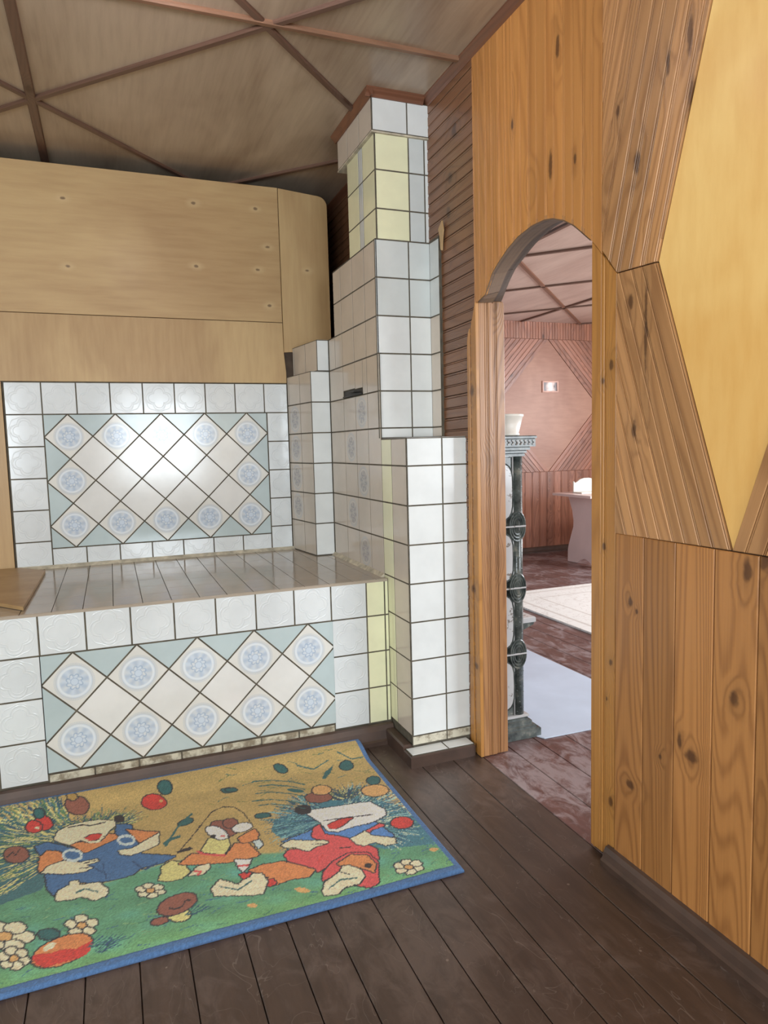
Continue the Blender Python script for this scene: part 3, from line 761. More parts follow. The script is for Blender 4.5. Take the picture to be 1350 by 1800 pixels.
# row with the damper slot
for (a, b, z0, z1) in ((2.81, 2.865, 1.443, 1.593), (2.865, 2.965, 1.472, 1.593), (2.965, 3.13, 1.476, 1.593)):
    tile(mb, SIDE(1.035), [(a, z0), (b, z0), (b, z1), (a, z1)], M['white_shade'], lambda p: (p[0]/.15, p[1]/.15))
grid(mb, SIDE(1.035), [3.24, 3.336], [1.593, 1.743], lambda i, j, u, v: M['white_shade'])
grid(mb, TOP(1.742), [1.031, 1.18, 1.289], [3.24, 3.336, 3.49, 3.64], lambda i, j, u, v: M['white_shade'])
mb.build('oven_wall', stove)
mb = MB(); mb.box(1.026, 1.036, 2.87, 3.125, 1.446, 1.452, M['iron'], .001); mb.box(1.008, 1.034, 2.915, 2.975, 1.458, 1.462, M['iron'], .001); mb.box(1.0345, 1.0355, 2.867, 3.128, 1.445, 1.474, M['iron'], 0)
mb.build('damper_plate', stove)
# corner block: slightly skewed, two steps high
mb = MB()
def skew_block(mb, xf, xb, z0, z1, rows_, decor):
    a = Vector((xb, YS, 0)); b = Vector((xf, 3.34, 0)); L = (b-a).length; d = (b-a)/L
    nrm = Vector((d.y, -d.x, 0));  nrm = nrm if nrm.x < 0 else -nrm
    m_ = mb.mat(GR)
    e = .004
    p = [(xf-nrm.x*e, 3.34+e), (1.034, 3.34+e), (1.034, YS), (xb-nrm.x*e, YS)]
    mb.prism(p, TOP(0), z0, z1-.003, 0, GR, None, .1, True)
    fr_ = (a-nrm*e, d, VZ, nrm)
    cs = [0, .02, .17, L]
    grid(mb, fr_, cs, rows_, lambda i, j, u, v: M['decor_side'] if (i == 1 and j in decor) else M['white_shade'])
    grid(mb, FRONT(3.344), [xf, 1.031], rows_, lambda i, j, u, v: M['white'])
    grid(mb, TOP(z1-.004), [xf+.002, 1.031], [3.342, 3.50, YS], lambda i, j, u, v: M['white'])
skew_block(mb, .933, .893, .677, 1.593, [.683, .843, .993, 1.143, 1.293, 1.443, 1.592], (1, 2, 3, 4))
skew_block(mb, .969, .928, 1.593, 1.745, [1.594, 1.743], ())
mb.build('corner_block', stove)
# chimney
mb = MB()
mb.box(1.054, XB-.001, 2.704, 3.04, 2.040, 2.462, GR, 0, bid=.1)
cz = [2.050, 2.170, 2.320, 2.460]
grid(mb, FRONT(2.704), [1.050, 1.198, 1.268, 1.289], cz, lambda i, j, u, v: (M['yellow'], M['blue_old'], M['white'])[i])
grid(mb, SIDE(1.054), [2.700, 2.845, 2.895, 3.04], cz, lambda i, j, u, v: (M['yellow'], M['blue_old'], M['yellow'])[i])
mb.build('chimney', stove)
mb = MB()
mb.box(1.041, XB-.001, 2.694, 3.125, 2.462, 2.592, GR, 0, bid=.1)
cz = [2.464, 2.590]
grid(mb, FRONT(2.694), [1.037, 1.190, 1.289], cz, lambda i, j, u, v: M['white'])
grid(mb, SIDE(1.041), [2.690, 2.84, 2.99, 3.125], cz, lambda i, j, u, v: M['white_shade'])
mb.box(1.036, XB-.001, 2.689, 3.128, 2.456, 2.463, M['grout_pale'], .001)
mb.build('chimney_cap', stove)
# wooden crown round the chimney head
mb = MB()
pr = [(0, 0), (0, -.030), (.006, -.030), (.012, -.020), (.020, -.012), (.026, -.004), (.026, 0)]
mb.sweep(pr, Vector((1.012, 2.690, ZC)), Vector((XB-.03, 2.690, ZC)), -VY, VZ, M['mould'])
mb.sweep(pr, Vector((1.037, 2.666, ZC)), Vector((1.037, 3.14, ZC)), -VX, VZ, M['mould'])
mb.build('chimney_moulding', stove)
# splinter of board caught behind the cheek
mb = MB()
mb.prism([(2.560, 1.985), (2.572, 1.990), (2.578, 2.045), (2.590, 2.072), (2.556, 2.098), (2.545, 2.060), (2.553, 2.035)], SIDE(1.276), 0, .006, .001, M['ply_board'], lambda p: (p[1], p[0]), .3, True)
tag(mb.build('wood_splinter', origin=(1.276, 2.56, 2.04)), 'small torn splinter of pale plywood stuck beside the tiled chimney', 'splinter')

# tile panel on the wall above the bench
mb = MB()
F = FRONT(YA-.008)
mb.box(-.442, .893, YA-.0085, YA-.002, .681, 1.561, GR, 0, bid=.1)
grid(mb, F, [-.438, -.282]+[-.282+.15*k for k in range(1, 8)]+[.892], [1.409, 1.559], lambda i, j, u, v: M['emboss'])
grid(mb, F, [-.438, -.282], [.683, .809, .959, 1.109, 1.259, 1.409], lambda i, j, u, v: M['emboss'])
grid(mb, F, [.779, .892], [.683, .809, .959, 1.109, 1.259, 1.409], lambda i, j, u, v: M['emboss'])
grid(mb, F, [-.282+.1515*k for k in range(0, 8)], [.687, .7725], lambda i, j, u, v: M['emboss'])
diamonds(mb, F, -.282, 1.409, 5, 3, lambda i, j: j % 2 == 1 and i % 2 == 1 and (j != 3 or i in (1, 9)))
tag(mb.build('tile_panel', origin=(.225, YA-.004, .681)), 'glazed wall panel with diagonal blue medallion tiles and embossed white border above the bench', 'tile panel')
# loose sheet on the bench
mb = MB()
mb.prism([(-.311, 2.684), (-.305, 3.50), (-.43, 3.645), (-1.05, 3.645), (-.98, 3.60), (-.398, 2.80)], TOP(.683), .0, .013, .0015, M['ply_board'], lambda p: (p[1], p[0]), .4, True)
o = mb.build('plywood_offcut', origin=(-.5, 3.2, .683)); tag(o, 'loose plywood offcut with clipped corners lying on the tiled bench', 'plywood board')

# ================================================================== RUG WITH WOVEN PICTURE
ART = [
((142,84,66),1,[-138,837,-139,823,-145,813,-155,807,-166,807,-179,813,-191,823,-201,837,-208,853,-211,869,-210,884,-204,894,-195,900,-183,900,-170,895,-157,884,-147,869,-140,854]),
((176,140,72),1,[-175,895,-176,889,-179,884,-183,882,-188,882,-194,884,-199,889,-204,895,-207,902,-208,910,-207,916,-205,920,-201,923,-195,923,-190,921,-184,916,-180,910,-177,903]),
((205,58,48),1,[-247,782,-248,769,-252,759,-258,753,-267,752,-277,756,-287,765,-295,778,-301,792,-304,807,-303,821,-300,832,-293,837,-284,838,-274,834,-264,825,-256,812,-250,798]),
((205,58,48),1,[-277,774,-277,762,-280,753,-286,749,-294,748,-302,752,-311,759,-318,770,-323,782,-326,796,-326,807,-322,816,-317,822,-309,823,-300,819,-292,811,-284,800,-279,787]),
((222,208,168),0,[-285,774,-285,771,-286,768,-288,767,-290,767,-292,768,-295,770,-297,773,-298,777,-299,780,-299,783,-298,786,-296,787,-294,788,-292,787,-289,784,-287,781,-286,778]),
((48,98,96),1,[-276,844,-276,836,-278,832,-282,829,-287,828,-293,831,-298,835,-302,842,-306,850,-307,858,-307,864,-305,870,-301,873,-296,873,-291,871,-285,866,-281,860,-277,852]),
((142,84,66),1,[-302,615,-302,599,-307,587,-315,580,-325,579,-337,584,-349,594,-360,609,-368,627,-372,645,-372,662,-368,674,-360,682,-349,683,-336,678,-324,667,-313,651,-306,633]),
((48,40,40),0,[-361,622,-348,648,-351,654,-364,628]),
((48,40,40),0,[-351,650,-340,624,-338,627,-349,653]),
((48,40,40),0,[-337,623,-329,663,-332,668,-340,628]),
((66,106,152),1,[-287,658,-255,667,-186,604,-152,561,-53,591,-51,692,-6,667,8,565,28,511,16,474,116,416,71,394,13,395,-9,369,-50,364,-80,368,-111,370,-161,401,-212,351,-234,397,-246,484,-268,595]),
((212,130,72),1,[-187,624,-154,623,-104,596,-82,644,-53,626,-48,598,-92,577,-141,550,-158,578]),
((212,130,72),1,[-269,585,-251,613,-218,597,-204,568,-203,524,-248,503,-249,483,-265,503,-268,543]),
((212,130,72),1,[-21,643,27,610,77,580,53,560,18,533,3,579]),
((222,208,168),1,[-235,687,-226,726,-193,750,-153,752,-106,747,-56,719,-53,684,-73,656,-88,620,-103,599,-132,609,-157,636,-186,620,-217,648,-232,669]),
((205,58,48),1,[-145,644,-128,659,-96,648,-90,630,-112,616,-136,621]),
((222,208,168),0,[-158,647,-133,607,-130,616,-155,658]),
((222,208,168),0,[-131,605,-104,595,-104,609,-132,618]),
((222,208,168),0,[-101,597,-83,647,-89,657,-107,607]),
((48,40,40),0,[-198,733,-152,731,-153,739,-199,741]),
((48,40,40),0,[-153,732,-135,716,-134,723,-152,739]),
((48,40,40),0,[-134,715,-82,718,-82,725,-135,723]),
((48,40,40),1,[-29,718,-30,710,-32,704,-35,700,-40,699,-44,701,-48,706,-52,713,-54,721,-55,728,-54,736,-52,742,-48,746,-44,747,-39,745,-35,740,-31,733,-29,725]),
((222,208,168),1,[-256,491,-244,518,-204,534,-150,501,-107,502,-101,484,-136,479,-118,457,-143,443,-199,459]),
((222,208,168),1,[-47,520,-5,517,18,535,53,560,75,573,68,506,27,488,-11,478,-38,495]),
((190,205,200),0,[-154,546,-156,533,-149,525,-147,538]),
((190,205,200),0,[-155,536,-162,528,-157,514,-150,522]),
((190,205,200),0,[-161,529,-171,527,-168,512,-158,514]),
((190,205,200),0,[-170,527,-181,532,-181,517,-169,512]),
((190,205,200),0,[-180,531,-191,541,-192,529,-182,518]),
((190,205,200),0,[-190,539,-197,554,-201,544,-194,530]),
((190,205,200),0,[-196,550,-199,565,-206,563,-203,548]),
((190,205,200),0,[-199,561,-197,573,-205,582,-206,568]),
((190,205,200),0,[-198,570,-192,579,-197,592,-204,585]),
((190,205,200),0,[-193,578,-183,580,-185,595,-196,593]),
((190,205,200),0,[-184,580,-172,575,-173,590,-184,595]),
((190,205,200),0,[-173,576,-162,564,-161,579,-172,589]),
((190,205,200),0,[-164,566,-156,552,-152,562,-159,577]),
((190,205,200),0,[-157,556,-154,541,-147,543,-150,559]),
((190,205,200),0,[-2,569,-4,559,3,549,5,560]),
((190,205,200),0,[-3,561,-10,555,-6,540,1,546]),
((190,205,200),0,[-9,556,-19,555,-17,538,-7,539]),
((190,205,200),0,[-18,554,-29,559,-29,543,-18,539]),
((190,205,200),0,[-28,559,-37,567,-39,554,-30,544]),
((190,205,200),0,[-36,566,-43,578,-47,567,-41,555]),
((190,205,200),0,[-41,574,-44,587,-51,584,-49,571]),
((190,205,200),0,[-44,581,-41,591,-48,601,-51,590]),
((190,205,200),0,[-43,588,-36,595,-40,611,-47,604]),
((190,205,200),0,[-37,594,-27,595,-29,613,-39,611]),
((190,205,200),0,[-28,596,-17,591,-16,607,-28,612]),
((190,205,200),0,[-18,591,-8,583,-6,597,-15,607]),
((190,205,200),0,[-9,584,-3,571,2,583,-4,595]),
((190,205,200),0,[-4,576,-2,562,6,566,3,579]),
((48,40,40),0,[-144,488,-107,491,-108,496,-145,493]),
((48,40,40),0,[-154,468,-122,457,-123,461,-154,472]),
((222,208,168),1,[-212,343,-205,376,-178,392,-176,412,-156,404,-150,380,-101,371,-76,329,-79,297,-109,286,-143,321,-167,317,-205,326]),
((48,98,96),0,[-158,342,-134,350,-136,358,-160,350]),
((48,98,96),0,[-135,351,-100,318,-99,325,-134,357]),
((205,196,120),1,[70,377,98,396,129,374,145,316,121,291,80,293,56,310,69,347]),
((44,72,110),0,[-93,468,-82,376,-79,376,-89,468]),
((44,72,110),0,[-9,439,21,377,24,383,-5,446]),
((44,72,110),0,[24,375,62,398,60,408,21,385]),
((44,72,110),0,[-129,471,-92,416,-90,422,-127,477]),
((205,58,48),1,[112,770,108,755,101,744,89,738,76,738,63,744,51,755,41,770,35,787,33,805,36,820,44,832,55,838,68,838,82,833,95,821,105,806,111,787]),
((212,160,95),0,[101,789,100,785,99,782,97,780,95,780,93,781,91,783,90,787,89,790,89,794,89,798,91,801,92,803,95,803,97,802,99,800,100,797,101,793]),
((48,98,96),1,[136,850,133,838,129,830,122,825,115,824,107,828,100,834,95,845,91,857,91,869,93,881,98,889,104,895,112,896,120,892,127,885,132,875,135,862]),
((48,98,96),1,[348,761,346,755,341,752,334,751,325,752,317,755,310,761,304,768,301,776,300,782,302,788,307,792,315,793,323,792,331,788,339,782,345,776,348,768]),
((48,98,96),1,[184,616,183,610,179,603,173,597,166,592,158,590,150,590,144,592,139,596,137,602,138,609,142,615,148,621,155,626,163,628,171,629,178,626,182,622]),
((48,98,96),0,[91,482,133,579,129,587,86,490]),
((48,98,96),0,[133,578,189,654,186,665,129,588]),
((48,98,96),0,[86,491,110,514,106,531,82,506]),
((48,98,96),0,[109,513,138,518,137,535,108,531]),
((48,40,40),0,[128,440,165,496,163,501,126,445]),
((48,40,40),0,[165,496,209,571,207,576,163,501]),
((48,40,40),0,[209,571,249,637,247,642,207,576]),
((48,40,40),0,[248,637,289,656,288,662,247,643]),
((48,40,40),0,[288,656,324,637,325,643,289,662]),
((48,40,40),0,[323,638,345,582,348,586,325,642]),
((48,40,40),0,[345,583,357,496,360,498,348,585]),
((212,130,72),1,[118,369,160,410,254,357,289,411,327,400,348,319,330,311,253,316,148,351]),
((205,196,120),1,[189,416,219,475,275,456,273,407,249,364,198,397]),
((214,78,76),0,[171,414,195,382,198,391,174,423]),
((214,78,76),0,[196,382,250,353,252,363,197,392]),
((212,130,72),1,[302,439,362,471,367,434,354,399,308,403]),
((142,84,66),1,[303,475,296,465,286,461,275,464,263,474,251,488,242,506,236,526,234,545,236,561,243,571,253,575,265,571,278,561,289,546,299,528,304,507,306,489]),
((142,84,66),1,[317,530,314,520,308,512,301,508,294,508,286,511,280,518,275,527,273,537,273,548,276,558,281,565,288,570,296,570,304,567,310,561,315,551,317,540]),
((225,222,205),1,[273,455,268,450,259,449,250,453,240,464,230,479,223,496,218,512,216,529,218,540,224,547,232,548,242,543,253,532,262,517,270,500,274,482,275,467]),
((225,222,205),1,[357,496,354,487,348,479,339,473,329,470,318,470,309,474,301,479,296,487,295,497,297,506,303,514,312,521,322,524,333,524,343,520,351,514,356,506]),
((48,40,40),0,[241,479,240,476,238,473,236,471,233,471,230,472,228,475,226,478,225,481,225,485,226,489,228,492,231,493,233,493,236,492,238,490,240,486,241,482]),
((214,78,76),0,[267,468,266,466,265,465,263,465,260,465,258,466,256,468,254,470,253,472,253,474,254,476,255,477,257,477,260,477,262,476,264,474,266,472,266,470]),
((48,40,40),0,[116,442,159,451,165,433,120,429]),
((190,205,200),1,[342,399,363,401,368,367,350,352]),
((222,208,168),1,[137,293,168,333,201,334,203,314,178,286,153,294]),
((225,222,205),1,[273,323,320,303,305,269,285,250,277,282]),
((214,78,76),0,[154,310,174,297,176,306,156,318]),
((214,78,76),0,[173,305,161,291,164,284,176,297]),
((214,78,76),0,[275,283,306,272,308,282,276,291]),
((222,208,168),1,[72,247,68,240,61,239,52,243,45,250,43,259,46,265,54,267,63,263,69,256]),
((222,208,168),1,[52,239,49,233,42,232,33,235,26,243,24,252,27,258,34,260,43,256,50,248]),
((222,208,168),1,[29,256,26,250,19,248,10,252,3,260,1,268,4,275,11,276,20,272,27,264]),
((222,208,168),1,[25,280,22,274,14,272,5,276,-2,284,-4,292,-1,299,6,301,15,297,23,288]),
((222,208,168),1,[44,287,41,281,33,280,24,284,17,291,15,300,18,307,26,309,35,305,42,296]),
((222,208,168),1,[68,271,64,264,57,262,48,266,41,274,39,283,42,289,49,291,58,287,65,280]),
((212,160,95),1,[44,265,42,260,37,260,30,262,25,267,24,274,26,279,31,280,38,277,43,271]),
((222,208,168),1,[-107,152,-110,145,-117,142,-126,146,-134,154,-137,165,-134,174,-127,177,-118,173,-110,164]),
((222,208,168),1,[-137,164,-140,155,-147,152,-156,156,-164,166,-167,177,-165,185,-157,188,-148,184,-140,175]),
((222,208,168),1,[-149,201,-151,192,-159,188,-168,192,-176,202,-179,213,-177,222,-170,225,-160,221,-152,211]),
((222,208,168),1,[-126,212,-128,203,-136,200,-145,204,-153,213,-156,225,-154,234,-146,237,-137,233,-129,224]),
((222,208,168),1,[-99,182,-102,174,-110,171,-119,175,-127,183,-130,195,-127,204,-120,206,-110,203,-103,193]),
((212,160,95),1,[-128,183,-130,178,-135,176,-142,178,-147,185,-150,193,-148,200,-142,202,-136,199,-130,192]),
((222,208,168),1,[-248,189,-252,178,-264,174,-280,180,-294,195,-301,211,-298,225,-285,228,-269,221,-254,206]),
((222,208,168),1,[-271,167,-274,154,-286,151,-302,158,-316,172,-323,188,-320,201,-308,205,-292,197,-277,183]),
((222,208,168),1,[-316,189,-319,178,-331,174,-347,180,-361,195,-369,211,-366,224,-354,228,-338,221,-323,205]),
((222,208,168),1,[-340,236,-343,224,-355,220,-371,227,-386,241,-394,259,-391,272,-379,276,-362,268,-347,254]),
((222,208,168),1,[-318,261,-321,248,-333,244,-350,251,-365,266,-372,284,-369,297,-357,302,-340,294,-325,279]),
((222,208,168),1,[-271,237,-274,224,-287,221,-303,228,-318,242,-325,260,-322,273,-309,277,-292,270,-278,255]),
((212,160,95),1,[-301,216,-304,206,-312,205,-324,209,-335,220,-340,233,-338,241,-329,244,-317,239,-306,229]),
((222,208,168),1,[-251,101,-252,93,-258,90,-267,93,-274,101,-278,112,-276,121,-270,124,-262,121,-254,112]),
((222,208,168),1,[-266,89,-267,80,-273,77,-281,81,-289,90,-292,100,-291,109,-285,112,-277,108,-269,99]),
((222,208,168),1,[-289,106,-290,97,-296,95,-304,98,-312,107,-315,118,-314,126,-308,129,-300,126,-292,117]),
((222,208,168),1,[-297,137,-299,127,-305,124,-313,128,-321,137,-324,148,-323,157,-317,160,-309,157,-301,148]),
((222,208,168),1,[-282,150,-284,141,-290,137,-298,141,-306,150,-310,161,-309,170,-302,174,-294,170,-286,161]),
((222,208,168),1,[-259,131,-260,123,-267,120,-275,123,-282,132,-286,143,-285,151,-279,155,-270,151,-262,143]),
((212,160,95),1,[-278,121,-279,114,-283,112,-289,114,-294,121,-297,128,-296,135,-292,137,-286,135,-280,128]),
((48,98,96),1,[-191,178,-192,170,-196,165,-202,163,-210,164,-218,167,-227,174,-234,181,-238,189,-241,198,-240,205,-236,210,-230,212,-222,211,-213,208,-205,202,-198,194,-193,185]),
((212,130,72),1,[-114,123,-113,109,-116,96,-122,83,-132,72,-144,64,-158,58,-174,54,-189,54,-204,56,-218,62,-229,69,-238,80,-244,92,-246,104,-244,117,-239,129,-230,141,-218,150,-203,157,-187,162,-171,162,-155,160,-140,154,-128,146,-119,135]),
((205,58,48),0,[-248,118,-233,119,-208,108,-179,112,-148,99,-114,117,-115,82,-130,62,-171,60,-216,61,-238,81]),
((222,208,168),0,[-198,142,-197,137,-198,133,-201,128,-204,124,-209,123,-213,122,-217,122,-221,124,-223,127,-224,132,-223,136,-221,141,-217,145,-213,147,-208,148,-204,148,-200,145]),
((205,196,120),1,[125,114,123,105,117,99,109,96,100,97,90,101,82,108,75,117,71,126,70,137,72,145,78,151,86,154,95,153,105,150,114,143,121,133,124,123]),
((142,84,66),1,[148,187,147,172,139,157,127,146,111,137,94,133,78,134,64,140,53,150,48,163,49,178,55,193,67,205,83,215,100,219,118,218,133,212,143,202]),
((48,40,40),0,[74,166,87,152,89,157,76,171]),
((48,40,40),0,[89,151,108,155,108,162,88,158]),
((48,40,40),0,[109,156,124,182,122,187,107,161]),
((48,40,40),0,[122,182,134,173,135,179,124,188]),
((142,84,66),1,[70,122,69,116,66,111,61,108,54,106,47,106,40,108,34,111,30,116,29,121,29,125,32,130,38,134,44,136,51,136,58,134,64,131,68,126]),
((212,160,95),0,[292,85,291,83,289,81,286,81,283,81,281,82,278,84,276,87,275,90,275,93,276,95,278,96,281,97,283,96,286,96,289,94,291,91,292,88]),
((48,98,96),0,[-122,91,-96,129,-98,132,-123,94]),
((44,72,110),0,[-118,90,-87,121,-88,123,-120,93]),
((48,98,96),0,[-115,88,-77,112,-78,116,-116,91]),
((44,72,110),0,[-112,86,-67,104,-68,107,-113,90]),
((48,98,96),0,[-108,85,-58,96,-59,99,-109,89]),
((48,98,96),0,[-87,83,-61,122,-62,124,-89,86]),
((44,72,110),0,[-84,82,-51,113,-53,116,-85,85]),
((48,98,96),0,[-80,80,-42,104,-43,108,-82,84]),
((44,72,110),0,[-77,79,-32,96,-33,99,-78,82]),
((48,98,96),0,[-74,77,-23,88,-23,92,-74,81]),
((48,98,96),0,[-104,64,-78,100,-80,103,-106,67]),
((44,72,110),0,[-101,62,-69,92,-70,96,-102,65]),
((48,98,96),0,[-97,61,-59,84,-61,87,-99,64]),
((44,72,110),0,[-94,59,-50,75,-51,79,-95,63]),
((48,98,96),0,[-91,58,-41,68,-41,71,-91,61]),
((48,98,96),0,[114,115,148,156,146,160,113,119]),
((44,72,110),0,[118,114,158,148,156,151,117,117]),
((48,98,96),0,[121,112,167,138,166,142,120,116]),
((44,72,110),0,[125,110,177,129,176,133,124,114]),
((48,98,96),0,[128,109,186,121,186,124,128,113]),
((142,84,66),1,[647,565,641,555,630,548,617,545,602,547,587,553,574,563,565,576,561,589,562,603,568,614,578,621,592,624,607,622,622,615,635,606,644,592,648,579]),
((212,160,95),1,[660,617,655,608,646,600,636,596,625,597,614,602,605,610,599,620,596,633,598,644,603,655,611,663,622,667,633,667,644,662,653,653,659,642,662,630]),
((212,160,95),1,[844,529,836,516,824,507,809,504,794,506,779,511,767,522,759,535,756,551,758,566,766,579,778,588,793,591,809,590,824,584,837,573,845,559,847,543]),
((48,98,96),1,[844,613,839,604,832,596,823,592,815,592,808,595,802,602,799,611,798,621,801,632,806,642,813,648,821,653,830,653,837,650,843,643,846,634,847,623]),
((78,128,190),1,[426,361,500,377,556,399,580,354,651,359,731,345,756,242,691,244,598,295,485,325]),
((214,78,76),1,[517,346,536,397,560,412,556,347,603,310,647,258,680,201,666,146,609,155,538,185,485,160,461,194,421,235,414,282,433,307,493,289,552,304]),
((214,78,76),1,[677,307,739,333,751,315,703,307,681,290]),
((214,78,76),1,[537,191,595,216,647,194,661,138,626,41,597,31,562,58,582,96,543,131,486,114,496,150]),
((212,130,72),1,[546,175,597,205,642,180,651,127,632,93,601,134,572,132]),
((48,40,40),0,[639,126,637,123,634,120,630,119,626,119,622,120,619,123,617,126,616,131,617,135,619,139,622,142,626,143,630,143,634,141,637,138,639,134,640,130]),
((212,130,72),1,[302,250,343,263,403,256,453,206,482,174,454,150,401,157,348,149,337,171,351,192,324,224]),
((205,58,48),1,[339,180,358,181,365,159,348,149,335,157]),
((225,222,205),1,[545,514,601,504,678,494,756,481,785,411,777,375,720,350,655,351,601,342,572,360,566,417,542,483]),
((205,58,48),1,[576,391,623,412,671,405,624,370,589,359]),
((225,222,205),0,[570,425,573,363,581,367,578,430]),
((225,222,205),0,[575,359,601,343,606,356,579,370]),
((225,222,205),0,[603,343,680,364,682,376,604,356]),
((48,40,40),0,[577,424,650,411,652,417,578,429]),
((48,40,40),0,[650,411,736,393,738,398,652,417]),
((48,40,40),1,[558,514,554,505,548,499,540,495,531,495,523,499,517,505,512,514,510,524,511,534,515,543,522,551,530,554,538,554,547,551,554,544,558,534,560,524]),
((222,208,168),1,[418,342,452,358,489,337,548,311,558,293,515,290,486,275,457,310,426,323]),
((222,208,168),1,[625,287,680,311,691,277,751,233,743,205,713,205,689,237,651,233,632,251]),
((48,40,40),0,[504,306,547,289,549,293,505,310]),
((48,40,40),0,[577,250,610,240,612,246,579,256]),
((205,58,48),0,[500,205,521,236,519,240,498,208]),
((222,208,168),1,[472,68,490,106,545,137,559,160,579,153,600,123,602,86,576,61,532,62,507,40,472,48]),
((48,98,96),0,[491,69,533,96,532,101,490,75]),
((48,98,96),0,[531,96,578,85,580,91,533,102]),
((48,40,40),0,[543,132,564,110,566,114,546,137]),
((222,208,168),1,[191,205,206,223,219,240,238,222,264,192,298,233,335,219,342,178,320,125,289,130,227,156,194,170]),
((48,98,96),0,[214,204,259,167,261,173,215,209]),
((48,98,96),0,[261,167,303,193,301,200,260,173]),
((205,58,48),1,[274,243,288,248,294,236,309,244,300,220,281,212]),
((205,58,48),1,[839,293,832,284,822,276,810,273,798,274,787,278,778,287,773,297,771,310,774,321,780,332,790,340,802,342,815,342,826,338,835,329,840,317,842,306]),
((48,98,96),1,[791,767,786,755,778,747,770,741,761,740,753,744,747,752,744,761,743,774,746,787,752,799,759,807,768,813,777,814,785,811,791,804,794,792,794,780]),
((48,98,96),1,[549,822,546,816,540,814,534,815,526,819,519,825,514,834,510,843,508,852,509,860,512,864,517,867,524,866,531,862,538,856,544,847,548,838,550,829]),
((48,98,96),1,[427,536,425,532,420,528,412,527,404,527,395,529,387,533,381,537,377,543,377,549,379,554,384,558,391,560,400,560,409,557,417,553,423,548,427,542]),
((48,98,96),0,[570,645,567,643,562,643,554,645,545,650,536,658,528,666,522,674,518,682,518,688,521,691,527,691,535,689,544,683,553,675,561,668,567,659,570,651]),
((48,98,96),0,[654,715,679,761,727,807,699,752,667,709]),
((48,98,96),1,[352,763,350,758,346,755,340,754,334,756,327,758,321,763,317,768,314,774,314,780,316,783,320,786,325,787,332,786,338,783,344,780,349,774,351,768]),
((48,98,96),0,[413,796,480,780,482,787,414,804]),
((48,98,96),0,[480,780,548,734,550,741,482,786]),
((48,98,96),0,[547,734,585,690,588,697,550,741]),
((48,98,96),0,[429,751,473,744,474,752,430,758]),
((48,98,96),0,[472,744,539,699,541,706,474,752]),
((48,98,96),0,[539,700,576,657,579,663,541,706]),
((48,98,96),0,[407,701,460,690,462,697,408,708]),
((48,98,96),0,[460,690,525,646,527,653,462,697]),
((48,98,96),0,[525,646,562,605,564,611,527,653]),
((48,98,96),0,[386,653,449,637,450,643,387,660]),
((48,98,96),0,[448,638,512,595,514,602,450,643]),
((48,98,96),0,[512,595,548,556,551,561,514,601]),
((48,98,96),0,[401,613,442,606,443,612,402,618]),
((48,98,96),0,[441,606,504,564,506,571,443,612]),
((48,98,96),0,[504,565,540,526,542,531,506,570]),
((48,98,96),0,[589,838,645,797,647,805,591,846]),
((48,98,96),0,[646,797,717,834,718,841,646,805]),
((48,98,96),0,[759,870,803,814,806,820,762,876]),
((48,98,96),0,[804,814,850,811,852,818,805,820]),
((222,208,168),1,[769,51,762,44,753,43,744,47,738,55,739,64,745,69,755,71,764,68,769,60]),
((222,208,168),1,[743,44,737,39,727,37,718,41,713,48,713,57,719,63,729,65,738,61,744,53]),
((222,208,168),1,[721,61,715,55,706,54,697,58,691,66,692,73,698,80,707,81,716,77,722,69]),
((222,208,168),1,[725,85,719,78,709,77,700,81,695,89,695,97,701,104,711,105,720,101,726,94]),
((222,208,168),1,[751,92,745,85,735,84,726,88,720,96,721,104,727,111,737,112,746,108,752,100]),
((222,208,168),1,[773,74,767,68,757,67,748,70,742,78,743,87,749,94,759,95,768,91,774,83]),
((212,160,95),1,[743,69,738,65,731,64,725,67,721,72,721,78,726,83,733,84,739,81,743,75]),
((212,160,95),0,[441,83,438,80,434,79,428,81,422,84,416,89,410,95,406,101,404,106,404,111,407,113,411,114,417,113,424,109,430,104,435,98,439,93,441,87]),
((212,160,95),0,[295,80,293,77,291,75,287,75,283,75,279,77,275,80,272,83,271,87,271,90,272,93,275,95,278,96,282,95,287,93,290,91,293,87,295,83]),
((212,160,95),0,[848,119,846,116,843,115,838,114,833,115,828,117,825,120,822,123,821,126,822,130,824,132,827,134,832,134,837,134,841,131,845,128,848,125,849,122])]
